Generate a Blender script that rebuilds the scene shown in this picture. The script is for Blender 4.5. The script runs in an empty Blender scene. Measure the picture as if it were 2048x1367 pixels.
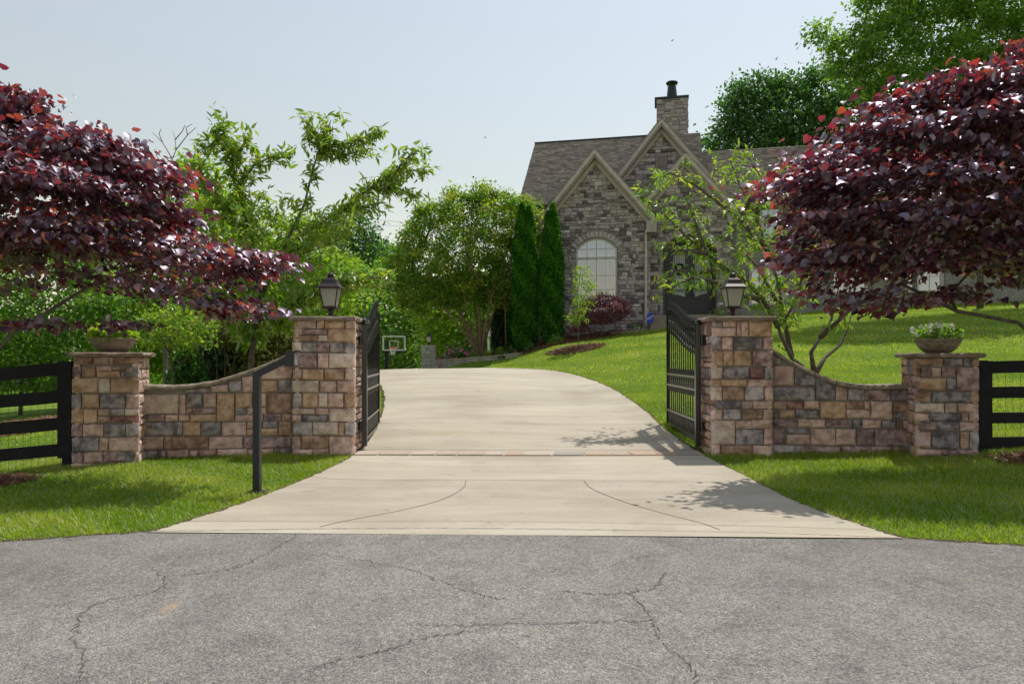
import bpy, bmesh, math, random
import numpy as np
from mathutils import Vector, Matrix, geometry

SC = bpy.context.scene
COL = SC.collection
rng = np.random.default_rng(11)
random.seed(11)
R = math.radians

# ---------------------------------------------------------------- camera
cam_d = bpy.data.cameras.new('camera')
cam_d.sensor_width = 36.0
cam_d.lens = 24.0
cam_d.shift_y = 0.01538
cam_d.clip_start = 0.1
cam_d.clip_end = 2000.0
cam = bpy.data.objects.new('camera', cam_d)
COL.objects.link(cam)
cam.location = (0, 0, 1.5)
cam.rotation_euler = (R(90), 0, 0)
SC.camera = cam

# ---------------------------------------------------------------- sky and sun
SUN_EL, SUN_AZ = 64.0, 42.0            # azimuth measured clockwise from +Y (the view direction)
w = bpy.data.worlds.new('World')
SC.world = w
w.use_nodes = True
nt = w.node_tree
nt.nodes.clear()
wo = nt.nodes.new('ShaderNodeOutputWorld')
bg = nt.nodes.new('ShaderNodeBackground')
sky = nt.nodes.new('ShaderNodeTexSky')
sky.sky_type = 'NISHITA'
sky.sun_disc = False
sky.sun_elevation = R(SUN_EL)
sky.sun_rotation = R(SUN_AZ)
sky.air_density = 2.5
sky.dust_density = 0.2
sky.ozone_density = 2.6
hs = nt.nodes.new('ShaderNodeHueSaturation')
hs.inputs['Saturation'].default_value = 0.50
nt.links.new(sky.outputs[0], hs.inputs['Color'])
tn = nt.nodes.new('ShaderNodeMix')          # takes the green cast out of the hazy sky
tn.data_type = 'RGBA'
tn.blend_type = 'MULTIPLY'
tn.inputs[0].default_value = 1.0
tn.inputs[7].default_value = (0.99, 0.972, 0.99, 1)
nt.links.new(hs.outputs[0], tn.inputs[6])
nt.links.new(tn.outputs[2], bg.inputs['Color'])
bg.inputs['Strength'].default_value = 0.088
nt.links.new(bg.outputs[0], wo.inputs[0])

sl = bpy.data.lights.new('sun', 'SUN')
sl.energy = 2.85
sl.angle = R(0.6)
sl.color = (1.0, 0.955, 0.88)
sun = bpy.data.objects.new('sun', sl)
COL.objects.link(sun)
sd = Vector((math.sin(R(SUN_AZ)) * math.cos(R(SUN_EL)), math.cos(R(SUN_AZ)) * math.cos(R(SUN_EL)), math.sin(R(SUN_EL))))
sun.rotation_euler = sd.to_track_quat('Z', 'Y').to_euler()
sun.location = (20, 20, 40)

vs = SC.view_settings
vs.view_transform = 'Standard'
vs.look = 'None'
vs.gamma = 1.0
vs.exposure = 0.5
vs.use_curve_mapping = False
SC.render.engine = 'CYCLES'
SC.cycles.max_bounces = 12
SC.cycles.diffuse_bounces = 8
SC.cycles.glossy_bounces = 3
SC.cycles.transmission_bounces = 8
SC.cycles.transparent_max_bounces = 12
SC.cycles.use_denoising = True

# ---------------------------------------------------------------- helpers
FPX = 2048 * 24.0 / 36.0
HX, HY, CH = 1024.0, 715.0, 1.5

def P(x, y, Y):
    """a point of the photograph (2048 wide) at the depth Y -> world"""
    return Vector(((x - HX) / FPX * Y, Y, CH - (y - HY) / FPX * Y))

def on_plane(x, y, o, n):
    """photograph pixel -> where its ray meets the plane through o with normal n"""
    d = Vector(((x - HX) / FPX, 1.0, -(y - HY) / FPX))
    c = Vector((0, 0, CH))
    return c + d * ((Vector(o) - c).dot(n) / d.dot(n))

def tag(o, label=None, cat=None, group=None, kind=None):
    if label: o['label'] = label
    if cat: o['category'] = cat
    if group: o['group'] = group
    if kind: o['kind'] = kind
    return o

def link(name, data, parent=None, loc=None, rot=None):
    o = bpy.data.objects.new(name, data)
    COL.objects.link(o)
    if parent is not None: o.parent = parent
    if loc is not None: o.location = loc
    if rot is not None: o.rotation_euler = rot
    return o

def thing(name, loc, label, cat, group=None, rz=0.0):
    o = link(name, None, loc=loc, rot=(0, 0, rz))
    o.empty_display_size = 0.2
    return tag(o, label, cat, group)

def base_of(parent):
    """offset that lets a child's mesh hold world coordinates"""
    return -Vector(parent.location)

class MB:
    def __init__(s): s.v = []; s.f = []
    def add(s, v, f):
        k = len(s.v); s.v += [tuple(p) for p in v]; s.f += [tuple(i + k for i in q) for q in f]; return s
    def box(s, x0, x1, y0, y1, z0, z1):
        v = [(x0,y0,z0),(x1,y0,z0),(x1,y1,z0),(x0,y1,z0),(x0,y0,z1),(x1,y0,z1),(x1,y1,z1),(x0,y1,z1)]
        return s.add(v, [(3,2,1,0),(4,5,6,7),(0,1,5,4),(1,2,6,5),(2,3,7,6),(3,0,4,7)])
    def obox(s, c, ax, ay, az):
        """box from centre and three half-axis vectors"""
        c = Vector(c); ax = Vector(ax); ay = Vector(ay); az = Vector(az)
        v = []
        for k in (-1, 1):
            for i, j in ((-1,-1),(1,-1),(1,1),(-1,1)):
                v.append(c + ax*i + ay*j + az*k)
        return s.add(v, [(3,2,1,0),(4,5,6,7),(0,1,5,4),(1,2,6,5),(2,3,7,6),(3,0,4,7)])
    def bar(s, a, b, wx, wz, up=(0,0,1)):
        a = Vector(a); b = Vector(b); d = (b-a); L = d.length; d.normalize()
        up = Vector(up)
        sx = d.cross(up)
        if sx.length < 1e-4: sx = d.cross(Vector((1,0,0)))
        sx.normalize(); u2 = sx.cross(d).normalized()
        return s.obox((a+b)/2, sx*wx/2, d*L/2, u2*wz/2)
    def tube(s, pts, rad, n=6, cap=True):
        pts = [Vector(p) for p in pts]
        if not hasattr(rad, '__len__'): rad = [rad]*len(pts)
        rings = []; ref = None
        v = []
        for i, p in enumerate(pts):
            a = pts[max(i-1,0)]; b = pts[min(i+1,len(pts)-1)]
            t = (b-a)
            if t.length < 1e-9: t = Vector((0,0,1))
            t.normalize()
            if ref is None:
                ref = t.orthogonal().normalized()
            ref = (ref - t*ref.dot(t))
            if ref.length < 1e-6: ref = t.orthogonal()
            ref.normalize(); bi = t.cross(ref)
            for k in range(n):
                an = 2*math.pi*k/n
                v.append(p + (ref*math.cos(an) + bi*math.sin(an))*rad[i])
        f = []
        for i in range(len(pts)-1):
            for k in range(n):
                a = i*n+k; b = i*n+(k+1)%n
                f.append((a, b, b+n, a+n))
        if cap:
            f.append(tuple(reversed(range(n)))); f.append(tuple((len(pts)-1)*n+k for k in range(n)))
        return s.add(v, f)
    def lathe(s, prof, n=16, c=(0,0,0), phase=0.0, cap=True):
        v = []; f = []
        for r, z in prof:
            for k in range(n):
                an = 2*math.pi*k/n + phase
                v.append((c[0]+r*math.cos(an), c[1]+r*math.sin(an), c[2]+z))
        for i in range(len(prof)-1):
            for k in range(n):
                a = i*n+k; b = i*n+(k+1)%n
                f.append((a, b, b+n, a+n))
        if cap:
            f.append(tuple(reversed(range(n)))); f.append(tuple((len(prof)-1)*n+k for k in range(n)))
        return s.add(v, f)
    def prism(s, poly, axis_o, u, w_, n, t):
        """polygon in (u,w_) coordinates from axis_o, thickness t along n"""
        o = Vector(axis_o); u = Vector(u); w_ = Vector(w_); n = Vector(n)
        k = len(poly)
        v = [o+u*a+w_*b for a, b in poly] + [o+u*a+w_*b+n*t for a, b in poly]
        f = [tuple(range(k)), tuple(reversed(range(k, 2*k)))]
        for i in range(k):
            j = (i+1) % k
            f.append((i, i+k, j+k, j))
        return s.add(v, f)
    def mesh(s, name, smooth=False, fix=True):
        me = bpy.data.meshes.new(name)
        me.from_pydata(s.v, [], s.f)
        if fix:
            bm = bmesh.new(); bm.from_mesh(me)
            bmesh.ops.recalc_face_normals(bm, faces=bm.faces)
            bm.to_mesh(me); bm.free()
        if smooth:
            me.polygons.foreach_set('use_smooth', [True]*len(me.polygons))
        me.update()
        return me
    def build(s, name, m, parent=None, loc=None, smooth=False, world=False):
        me = s.mesh(name, smooth)
        me.materials.append(m)
        if world and parent is not None: loc = base_of(parent)
        return link(name, me, parent, loc)

def mesh_np(name, V, Fc, m, attr=None, smooth=False):
    """V (n,3), Fc (m,k) arrays -> mesh; attr: per-vertex float 'tint'"""
    me = bpy.data.meshes.new(name)
    V = np.asarray(V, np.float32); Fc = np.asarray(Fc, np.int32)
    k = Fc.shape[1]
    me.vertices.add(len(V)); me.vertices.foreach_set('co', V.ravel())
    me.loops.add(Fc.size); me.loops.foreach_set('vertex_index', Fc.ravel())
    me.polygons.add(len(Fc))
    me.polygons.foreach_set('loop_start', np.arange(0, Fc.size, k, dtype=np.int32))
    if smooth: me.polygons.foreach_set('use_smooth', np.ones(len(Fc), bool))
    me.update(calc_edges=True)
    if attr is not None:
        a = me.attributes.new('tint', 'FLOAT', 'POINT')
        a.data.foreach_set('value', np.asarray(attr, np.float32))
    me.materials.append(m)
    return me

def in_poly(px, py, poly):
    px = np.asarray(px, float); py = np.asarray(py, float)
    ins = np.zeros(px.shape, bool)
    n = len(poly)
    for i in range(n):
        x0, y0 = poly[i]; x1, y1 = poly[(i+1) % n]
        if y0 == y1: continue
        c = ((y0 > py) != (y1 > py)) & (px < (x1-x0)*(py-y0)/(y1-y0)+x0)
        ins ^= c
    return ins

def edge_dist(px, py, poly):
    px = np.asarray(px, float); py = np.asarray(py, float)
    best = np.full(px.shape, 1e9)
    n = len(poly)
    for i in range(n):
        ax, ay = poly[i]; bx, by = poly[(i+1) % n]
        dx, dy = bx-ax, by-ay
        L2 = dx*dx+dy*dy+1e-12
        t = np.clip(((px-ax)*dx+(py-ay)*dy)/L2, 0, 1)
        best = np.minimum(best, np.hypot(px-ax-t*dx, py-ay-t*dy))
    return best

# ---------------------------------------------------------------- materials
def new_mat(name):
    m = bpy.data.materials.new(name); m.use_nodes = True
    n = m.node_tree.nodes; l = m.node_tree.links
    b = n['Principled BSDF']
    return m, n, l, b

def ramp(n, stops):
    r = n.new('ShaderNodeValToRGB')
    e = r.color_ramp.elements
    while len(e) > 1: e.remove(e[-1])
    e[0].position = stops[0][0]; e[0].color = (*stops[0][1], 1)
    for p, c in stops[1:]:
        q = e.new(p); q.color = (*c, 1)
    return r

def noise_node(n, l, scale, detail=4.0, rough=0.6, coord=None, dist=0.0):
    t = n.new('ShaderNodeTexNoise')
    t.inputs['Scale'].default_value = scale
    t.inputs['Detail'].default_value = detail
    t.inputs['Roughness'].default_value = rough
    t.inputs['Distortion'].default_value = dist
    if coord is not None: l.new(coord, t.inputs['Vector'])
    return t

def mat(name, stops, scale=6.0, rough=0.85, bump=0.0, bscale=40.0, metal=0.0, spec=0.4, detail=5.0, rnd=0.0, tint=False, coat=0.0):
    """noise-driven colour ramp + bump; rnd shifts value per object; tint uses the 'tint' attribute"""
    m, n, l, b = new_mat(name)
    g = n.new('ShaderNodeNewGeometry')
    t = noise_node(n, l, scale, detail, 0.62, g.outputs['Position'])
    if isinstance(stops[0], (int, float)): stops = [(0.3, tuple(c*0.86 for c in stops)), (0.7, tuple(min(1, c*1.12) for c in stops))]
    r = ramp(n, stops)
    fac = t.outputs['Fac']
    if tint:
        a = n.new('ShaderNodeAttribute'); a.attribute_name = 'tint'
        mx = n.new('ShaderNodeMath'); mx.operation = 'MULTIPLY_ADD'
        l.new(t.outputs['Fac'], mx.inputs[0]); mx.inputs[1].default_value = 0.35
        s2 = n.new('ShaderNodeMath'); s2.operation = 'MULTIPLY_ADD'
        l.new(a.outputs['Fac'], s2.inputs[0]); s2.inputs[1].default_value = 0.95; s2.inputs[2].default_value = -0.15
        l.new(s2.outputs[0], mx.inputs[2]); fac = mx.outputs[0]
    l.new(fac, r.inputs[0])
    col = r.outputs[0]
    if rnd:
        oi = n.new('ShaderNodeObjectInfo')
        mr = n.new('ShaderNodeMapRange'); mr.inputs['To Min'].default_value = 1-rnd; mr.inputs['To Max'].default_value = 1+rnd
        l.new(oi.outputs['Random'], mr.inputs['Value'])
        h = n.new('ShaderNodeHueSaturation'); l.new(mr.outputs[0], h.inputs['Value']); l.new(col, h.inputs['Color'])
        col = h.outputs[0]
    l.new(col, b.inputs['Base Color'])
    b.inputs['Roughness'].default_value = rough
    b.inputs['Metallic'].default_value = metal
    b.inputs['Specular IOR Level'].default_value = spec
    b.inputs['Coat Weight'].default_value = coat
    if bump:
        t2 = noise_node(n, l, bscale, 6.0, 0.65, g.outputs['Position'])
        bp = n.new('ShaderNodeBump'); bp.inputs['Strength'].default_value = bump; bp.inputs['Distance'].default_value = 0.02
        l.new(t2.outputs['Fac'], bp.inputs['Height']); l.new(bp.outputs[0], b.inputs['Normal'])
    return m

def leaf_mat(name, stops, tstops, tw=0.45, gloss=0.06, grough=0.45, gcol=(1, 1, 1)):
    """leaf: diffuse + translucent + a little sheen, colour from the per-leaf 'tint'"""
    m = bpy.data.materials.new(name); m.use_nodes = True
    n = m.node_tree.nodes; l = m.node_tree.links
    n.clear()
    out = n.new('ShaderNodeOutputMaterial')
    a = n.new('ShaderNodeAttribute'); a.attribute_name = 'tint'
    r1 = ramp(n, stops); r2 = ramp(n, tstops)
    l.new(a.outputs['Fac'], r1.inputs[0]); l.new(a.outputs['Fac'], r2.inputs[0])
    d = n.new('ShaderNodeBsdfDiffuse'); t = n.new('ShaderNodeBsdfTranslucent'); gl = n.new('ShaderNodeBsdfGlossy')
    l.new(r1.outputs[0], d.inputs['Color']); l.new(r2.outputs[0], t.inputs['Color'])
    gl.inputs['Roughness'].default_value = grough; gl.inputs['Color'].default_value = (*gcol, 1)
    m1 = n.new('ShaderNodeMixShader'); m1.inputs[0].default_value = tw
    l.new(d.outputs[0], m1.inputs[1]); l.new(t.outputs[0], m1.inputs[2])
    m2 = n.new('ShaderNodeMixShader')
    fr = n.new('ShaderNodeFresnel'); fr.inputs['IOR'].default_value = 1.35
    ad = n.new('ShaderNodeMath'); ad.operation = 'MULTIPLY_ADD'; ad.inputs[1].default_value = 0.22; ad.inputs[2].default_value = gloss; ad.use_clamp = True
    l.new(fr.outputs[0], ad.inputs[0]); l.new(ad.outputs[0], m2.inputs[0])
    l.new(m1.outputs[0], m2.inputs[1]); l.new(gl.outputs[0], m2.inputs[2])
    l.new(m2.outputs[0], out.inputs[0])
    return m

def glass_mat(name, tintc=(0.8, 0.88, 0.9), fac=0.25, rough=0.03, milk=0.0):
    m = bpy.data.materials.new(name); m.use_nodes = True
    n = m.node_tree.nodes; l = m.node_tree.links
    n.clear()
    out = n.new('ShaderNodeOutputMaterial')
    tr = n.new('ShaderNodeBsdfTransparent'); tr.inputs['Color'].default_value = (*tintc, 1)
    gl = n.new('ShaderNodeBsdfGlossy'); gl.inputs['Roughness'].default_value = rough
    mx = n.new('ShaderNodeMixShader'); mx.inputs[0].default_value = fac
    l.new(tr.outputs[0], mx.inputs[1]); l.new(gl.outputs[0], mx.inputs[2])
    s = mx.outputs[0]
    if milk:
        df = n.new('ShaderNodeBsdfDiffuse'); df.inputs['Color'].default_value = (0.75, 0.73, 0.66, 1)
        tl = n.new('ShaderNodeBsdfTranslucent'); tl.inputs['Color'].default_value = (0.8, 0.78, 0.7, 1)
        a2 = n.new('ShaderNodeMixShader'); a2.inputs[0].default_value = 0.5
        l.new(df.outputs[0], a2.inputs[1]); l.new(tl.outputs[0], a2.inputs[2])
        m3 = n.new('ShaderNodeMixShader'); m3.inputs[0].default_value = milk
        l.new(s, m3.inputs[1]); l.new(a2.outputs[0], m3.inputs[2]); s = m3.outputs[0]
    l.new(s, out.inputs[0])
    return m
# ---------------------------------------------------------------- terrain
CTRL = np.array([
 (-14,-8,-.05),(0,-8,0),(14,-8,.05),(-12,0,-.1),(0,0,0),(12,0,.08),(-5,5.5,-.03),(0,6,0),(5,5.2,.03),(-10,5.5,-.2),(10,4.5,.15),
 (-2.5,10.4,0),(0,10.6,0),(3,10.4,0),(-5.9,9.2,0),(-5.2,9.6,.02),(-7,9.2,-.09),(-9,9.4,-.28),(-15,10,-.8),(-4,10.2,0.0),
 (4.0,10.5,.0),(5.8,9.7,.10),(6.4,9.4,.15),(9,9,.35),(7.5,7,.12),(14,9,.75),
 (-2.6,13,.2),(0,13,.2),(2.9,13,.2),(-3,16,.5),(0,16,.5),(2.8,16,.52),(-3.7,19,.8),(0,19,.81),(2.3,19.5,.87),(1.3,21.8,1.09),
 (0,22.3,1.11),(-4,22.2,1.1),(-2,23.6,1.11),(-2,26,.95),(-4,30,.55),(-7,38,-.2),(-9,50,-.9),
 (2.0,25,1.62),(1.7,27,1.95),(4,28,2.3),(5.5,29.5,2.65),(8,29,2.95),(12,28,3.25),(15,30,3.6),(20,30,3.9),
 (5,20,1.45),(5,15,.75),(8,15,1.0),(10,20,1.9),(14,14,1.35),(8,12,.5),
 (-2.4,29.8,1.32),(0,29.8,1.62),(-0.2,27.5,1.4),(1.5,31,2.2),
 (-6,14,.16),(-10,15,-.1),(-8,20,.4),(-14,22,-.2),(-12,30,-.3),(-20,30,-.6),(-6,24,.9),
 (0,60,-1.5),(30,60,4),(-30,60,-2),(40,30,5),(-40,10,-1.5),(40,0,.6),(-40,-15,-.3),(40,-15,.3)], float)

def _tps_fit(c):
    n = len(c)
    d2 = (c[:, None, 0]-c[None, :, 0])**2+(c[:, None, 1]-c[None, :, 1])**2
    K = 0.5*d2*np.log(d2+1e-9)
    K += np.eye(n)*0.15
    A = np.zeros((n+3, n+3)); A[:n, :n] = K; A[:n, n] = 1; A[:n, n+1:] = c[:, :2]; A[n, :n] = 1; A[n+1:, :n] = c[:, :2].T
    b = np.zeros(n+3); b[:n] = c[:, 2]
    return np.linalg.solve(A, b)
_W = _tps_fit(CTRL)
def hgt(x, y):
    x = np.atleast_1d(np.asarray(x, float)); y = np.atleast_1d(np.asarray(y, float))
    sh = x.shape; x = x.ravel(); y = y.ravel()
    out = np.empty(len(x))
    n = len(CTRL)
    for s in range(0, len(x), 20000):
        xs = np.clip(x[s:s+20000], -45, 45); ys = np.clip(y[s:s+20000], -18, 65)
        d2 = (xs[:, None]-CTRL[None, :, 0])**2+(ys[:, None]-CTRL[None, :, 1])**2
        out[s:s+20000] = (0.5*d2*np.log(d2+1e-9)) @ _W[:n] + _W[n]+_W[n+1]*xs+_W[n+2]*ys
    r = np.hypot(x, y-20)
    k = np.clip((r-60)/80, 0, 1)
    out = out*(1-k)+(-1.0)*k
    return out.reshape(sh)
def H1(x, y): return float(hgt([x], [y])[0])

def smooth_line(pts, n=8):
    """Catmull-Rom through the points"""
    p = [np.array(q, float) for q in pts]
    p = [2*p[0]-p[1]]+p+[2*p[-1]-p[-2]]
    out = []
    for i in range(1, len(p)-2):
        for k in range(n):
            t = k/n
            a, b, c, d = p[i-1], p[i], p[i+1], p[i+2]
            out.append(0.5*((2*b)+(-a+c)*t+(2*a-5*b+4*c-d)*t*t+(-a+3*b-3*c+d)*t**3))
    out.append(p[-2])
    return [tuple(q) for q in out]

# road edge (an arc of the turning circle) and driveway outline
ROAD_EDGE = smooth_line([(-16, 1.2), (-10, 4.0), (-7, 5.05), (-4.23, 5.62), (-3.08, 5.92), (-1.5, 5.98), (0, 5.96), (2.04, 5.84), (3.18, 5.66), (4.04, 5.38), (6, 4.7), (9, 3.2), (14, 0.2)], 6)
ROAD = ROAD_EDGE + [(14, -14), (-16, -14)]
DL = smooth_line([(-3.12, 5.85), (-2.93, 6.5), (-2.75, 7.3), (-2.56, 8.8), (-2.44, 10.3), (-2.46, 11.6), (-2.58, 13.1), (-3.0, 16.0), (-3.8, 19.2), (-5.2, 22.5), (-8, 27), (-12, 34), (-13, 44), (-13, 54)], 6)
DR = smooth_line([(3.22, 5.6), (3.06, 6.5), (3.0, 7.3), (3.02, 9.0), (2.95, 10.4), (2.86, 12.4), (2.75, 16.0), (2.25, 19.4), (1.2, 21.8), (-0.4, 22.8), (-2.2, 24.0), (-3.3, 26.5), (-4.3, 30), (-5.2, 38), (-5.0, 46), (-5, 54)], 6)
DRIVE = [p for p in DL] + [p for p in reversed(DR)]
# apron end follows the road edge
MULCH_L = [(-9.6, 7.6), (-8.2, 7.15), (-6.9, 7.35), (-6.0, 7.95), (-5.85, 8.45), (-6.4, 8.8), (-7.6, 9.0), (-9.2, 8.9)]
MULCH_R = [(6.35, 8.75), (6.9, 8.35), (7.8, 8.1), (8.9, 8.3), (9.4, 8.9), (8.6, 9.25), (7.2, 9.3), (6.45, 9.15)]
MULCH_BACK = [(-14.5, 15.2), (-11.5, 14.6), (-9.0, 15.6), (-7.4, 17.2), (-8.5, 18.8), (-12, 19.2), (-15, 18)]
BED = smooth_line([(-3.3, 29.15), (-1.6, 28.9), (-0.35, 28.45), (0.55, 27.75), (1.3, 27.4), (2.2, 27.55), (3.2, 28.15), (4.4, 29.0), (5.3, 29.9)], 5) + [(5.4, 31.2), (1.6, 32.4), (-3.3, 32.4)]
RING = [(2.4+1.05*math.cos(a)*(1+.08*math.sin(3*a)), 25.6+0.62*math.sin(a)) for a in np.linspace(0, 2*math.pi, 24, endpoint=False)]
SHEETS = [ROAD, DRIVE, MULCH_L, MULCH_R, MULCH_BACK, BED, RING]

def sheet(name, poly, step, off, m, keep=None):
    """a sheet following the terrain inside the polygon"""
    xs = [p[0] for p in poly]; ys = [p[1] for p in poly]
    gx, gy = np.meshgrid(np.arange(min(xs), max(xs), step), np.arange(min(ys), max(ys), step))
    gx = gx.ravel(); gy = gy.ravel()
    ok = in_poly(gx, gy, poly) & (edge_dist(gx, gy, poly) > step*0.4)
    gx = gx[ok]; gy = gy[ok]
    v2 = [Vector((float(a), float(b))) for a, b in poly]+[Vector((float(a), float(b))) for a, b in zip(gx, gy)]
    r = geometry.delaunay_2d_cdt(v2, [], [list(range(len(poly)))], 1, 1e-5)
    vv = np.array([(p.x, p.y) for p in r[0]])
    z = hgt(vv[:, 0], vv[:, 1])+off
    me = bpy.data.meshes.new(name)
    me.from_pydata([(a, b, c) for (a, b), c in zip(vv, z)], [], [tuple(reversed(f)) if False else tuple(f) for f in r[2]])
    me.update()
    up = sum(p.normal.z for p in me.polygons)
    if up < 0: me.flip_normals()
    me.polygons.foreach_set('use_smooth', [True]*len(me.polygons))
    me.materials.append(m)
    return link(name, me)

# ground colour: short turf seen between the blades
def ground_material():
    m, n, l, b = new_mat('turf')
    g = n.new('ShaderNodeNewGeometry')
    t1 = noise_node(n, l, 0.55, 4, 0.6, g.outputs['Position'])
    t2 = noise_node(n, l, 26.0, 5, 0.75, g.outputs['Position'])
    r1 = ramp(n, [(0.3, (0.085, 0.165, 0.010)), (0.52, (0.13, 0.215, 0.014)), (0.72, (0.20, 0.25, 0.030))])
    l.new(t1.outputs['Fac'], r1.inputs[0])
    r2 = ramp(n, [(0.3, (0.5, 0.5, 0.5)), (0.7, (1.3, 1.3, 1.3))])
    l.new(t2.outputs['Fac'], r2.inputs[0])
    mx = n.new('ShaderNodeMix'); mx.data_type = 'RGBA'; mx.blend_type = 'MULTIPLY'; mx.inputs[0].default_value = 1.0
    l.new(r1.outputs[0], mx.inputs[6]); l.new(r2.outputs[0], mx.inputs[7])
    t3 = noise_node(n, l, 3.4, 5, 0.7, g.outputs['Position'], 0.4)
    r3 = ramp(n, [(0.3, (0.72, 0.80, 0.8)), (0.5, (1.0, 1.0, 1.0)), (0.7, (1.35, 1.2, 1.3))])
    l.new(t3.outputs['Fac'], r3.inputs[0])
    m3 = n.new('ShaderNodeMix'); m3.data_type = 'RGBA'; m3.blend_type = 'MULTIPLY'; m3.inputs[0].default_value = 1.0
    l.new(mx.outputs[2], m3.inputs[6]); l.new(r3.outputs[0], m3.inputs[7])
    l.new(m3.outputs[2], b.inputs['Base Color'])
    b.inputs['Roughness'].default_value = 0.95
    b.inputs['Specular IOR Level'].default_value = 0.15
    bp = n.new('ShaderNodeBump'); bp.inputs['Strength'].default_value = 0.7; bp.inputs['Distance'].default_value = 0.04
    l.new(t2.outputs['Fac'], bp.inputs['Height']); l.new(bp.outputs[0], b.inputs['Normal'])
    return m
M_TURF = ground_material()

def mul(n, l, a, b, fac=1.0):
    x = n.new('ShaderNodeMix'); x.data_type = 'RGBA'; x.blend_type = 'MULTIPLY'; x.inputs[0].default_value = fac
    l.new(a, x.inputs[6]); l.new(b, x.inputs[7])
    return x.outputs[2]

def asphalt_material():
    m, n, l, b = new_mat('asphalt')
    g = n.new('ShaderNodeNewGeometry'); pos = g.outputs['Position']
    big = noise_node(n, l, 0.32, 6, 0.62, pos, 0.6)
    mid = noise_node(n, l, 2.6, 6, 0.7, pos, 0.3)
    fine = noise_node(n, l, 62.0, 5, 0.9, pos)
    vo = n.new('ShaderNodeTexVoronoi'); vo.inputs['Scale'].default_value = 120.0
    l.new(pos, vo.inputs['Vector'])
    r1 = ramp(n, [(0.30, (0.180, 0.168, 0.155)), (0.45, (0.232, 0.217, 0.202)), (0.56, (0.262, 0.245, 0.228)), (0.72, (0.335, 0.315, 0.294))])
    l.new(big.outputs['Fac'], r1.inputs[0])
    r0 = ramp(n, [(0.28, (0.74, 0.73, 0.73)), (0.5, (1.0, 1.0, 1.0)), (0.72, (1.14, 1.12, 1.09))])
    l.new(mid.outputs['Fac'], r0.inputs[0])
    r2 = ramp(n, [(0.26, (0.22, 0.21, 0.20)), (0.42, (0.78, 0.78, 0.77)), (0.56, (1.10, 1.10, 1.09)), (0.74, (2.1, 2.04, 1.92))])
    l.new(fine.outputs['Fac'], r2.inputs[0])
    r3 = ramp(n, [(0.0, (0.55, 0.54, 0.53)), (0.5, (1.0, 1.0, 1.0)), (1.0, (1.5, 1.46, 1.38))])
    l.new(vo.outputs['Color'], r3.inputs[0])
    g2 = noise_node(n, l, 26.0, 3, 0.8, pos)
    r4 = ramp(n, [(0.25, (0.62, 0.62, 0.62)), (0.45, (0.95, 0.95, 0.95)), (0.55, (1.05, 1.05, 1.05)), (0.75, (1.35, 1.33, 1.28))])
    l.new(g2.outputs['Fac'], r4.inputs[0])
    c = mul(n, l, mul(n, l, mul(n, l, mul(n, l, r1.outputs[0], r0.outputs[0]), r2.outputs[0]), r3.outputs[0]), r4.outputs[0])
    # scattered clay stains
    st = noise_node(n, l, 2.1, 3, 0.5, pos)
    rs = ramp(n, [(0.70, (0, 0, 0)), (0.76, (0.75, 0.75, 0.75))])
    l.new(st.outputs['Fac'], rs.inputs[0])
    d = n.new('ShaderNodeMix'); d.data_type = 'RGBA'; l.new(rs.outputs[0], d.inputs[0])
    l.new(c, d.inputs[6]); d.inputs[7].default_value = (0.42, 0.30, 0.18, 1)
    l.new(d.outputs[2], b.inputs['Base Color'])
    b.inputs['Roughness'].default_value = 0.9
    b.inputs['Specular IOR Level'].default_value = 0.3
    bp = n.new('ShaderNodeBump'); bp.inputs['Strength'].default_value = 0.8; bp.inputs['Distance'].default_value = 0.010
    l.new(vo.outputs['Distance'], bp.inputs['Height']); l.new(bp.outputs[0], b.inputs['Normal'])
    return m

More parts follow.
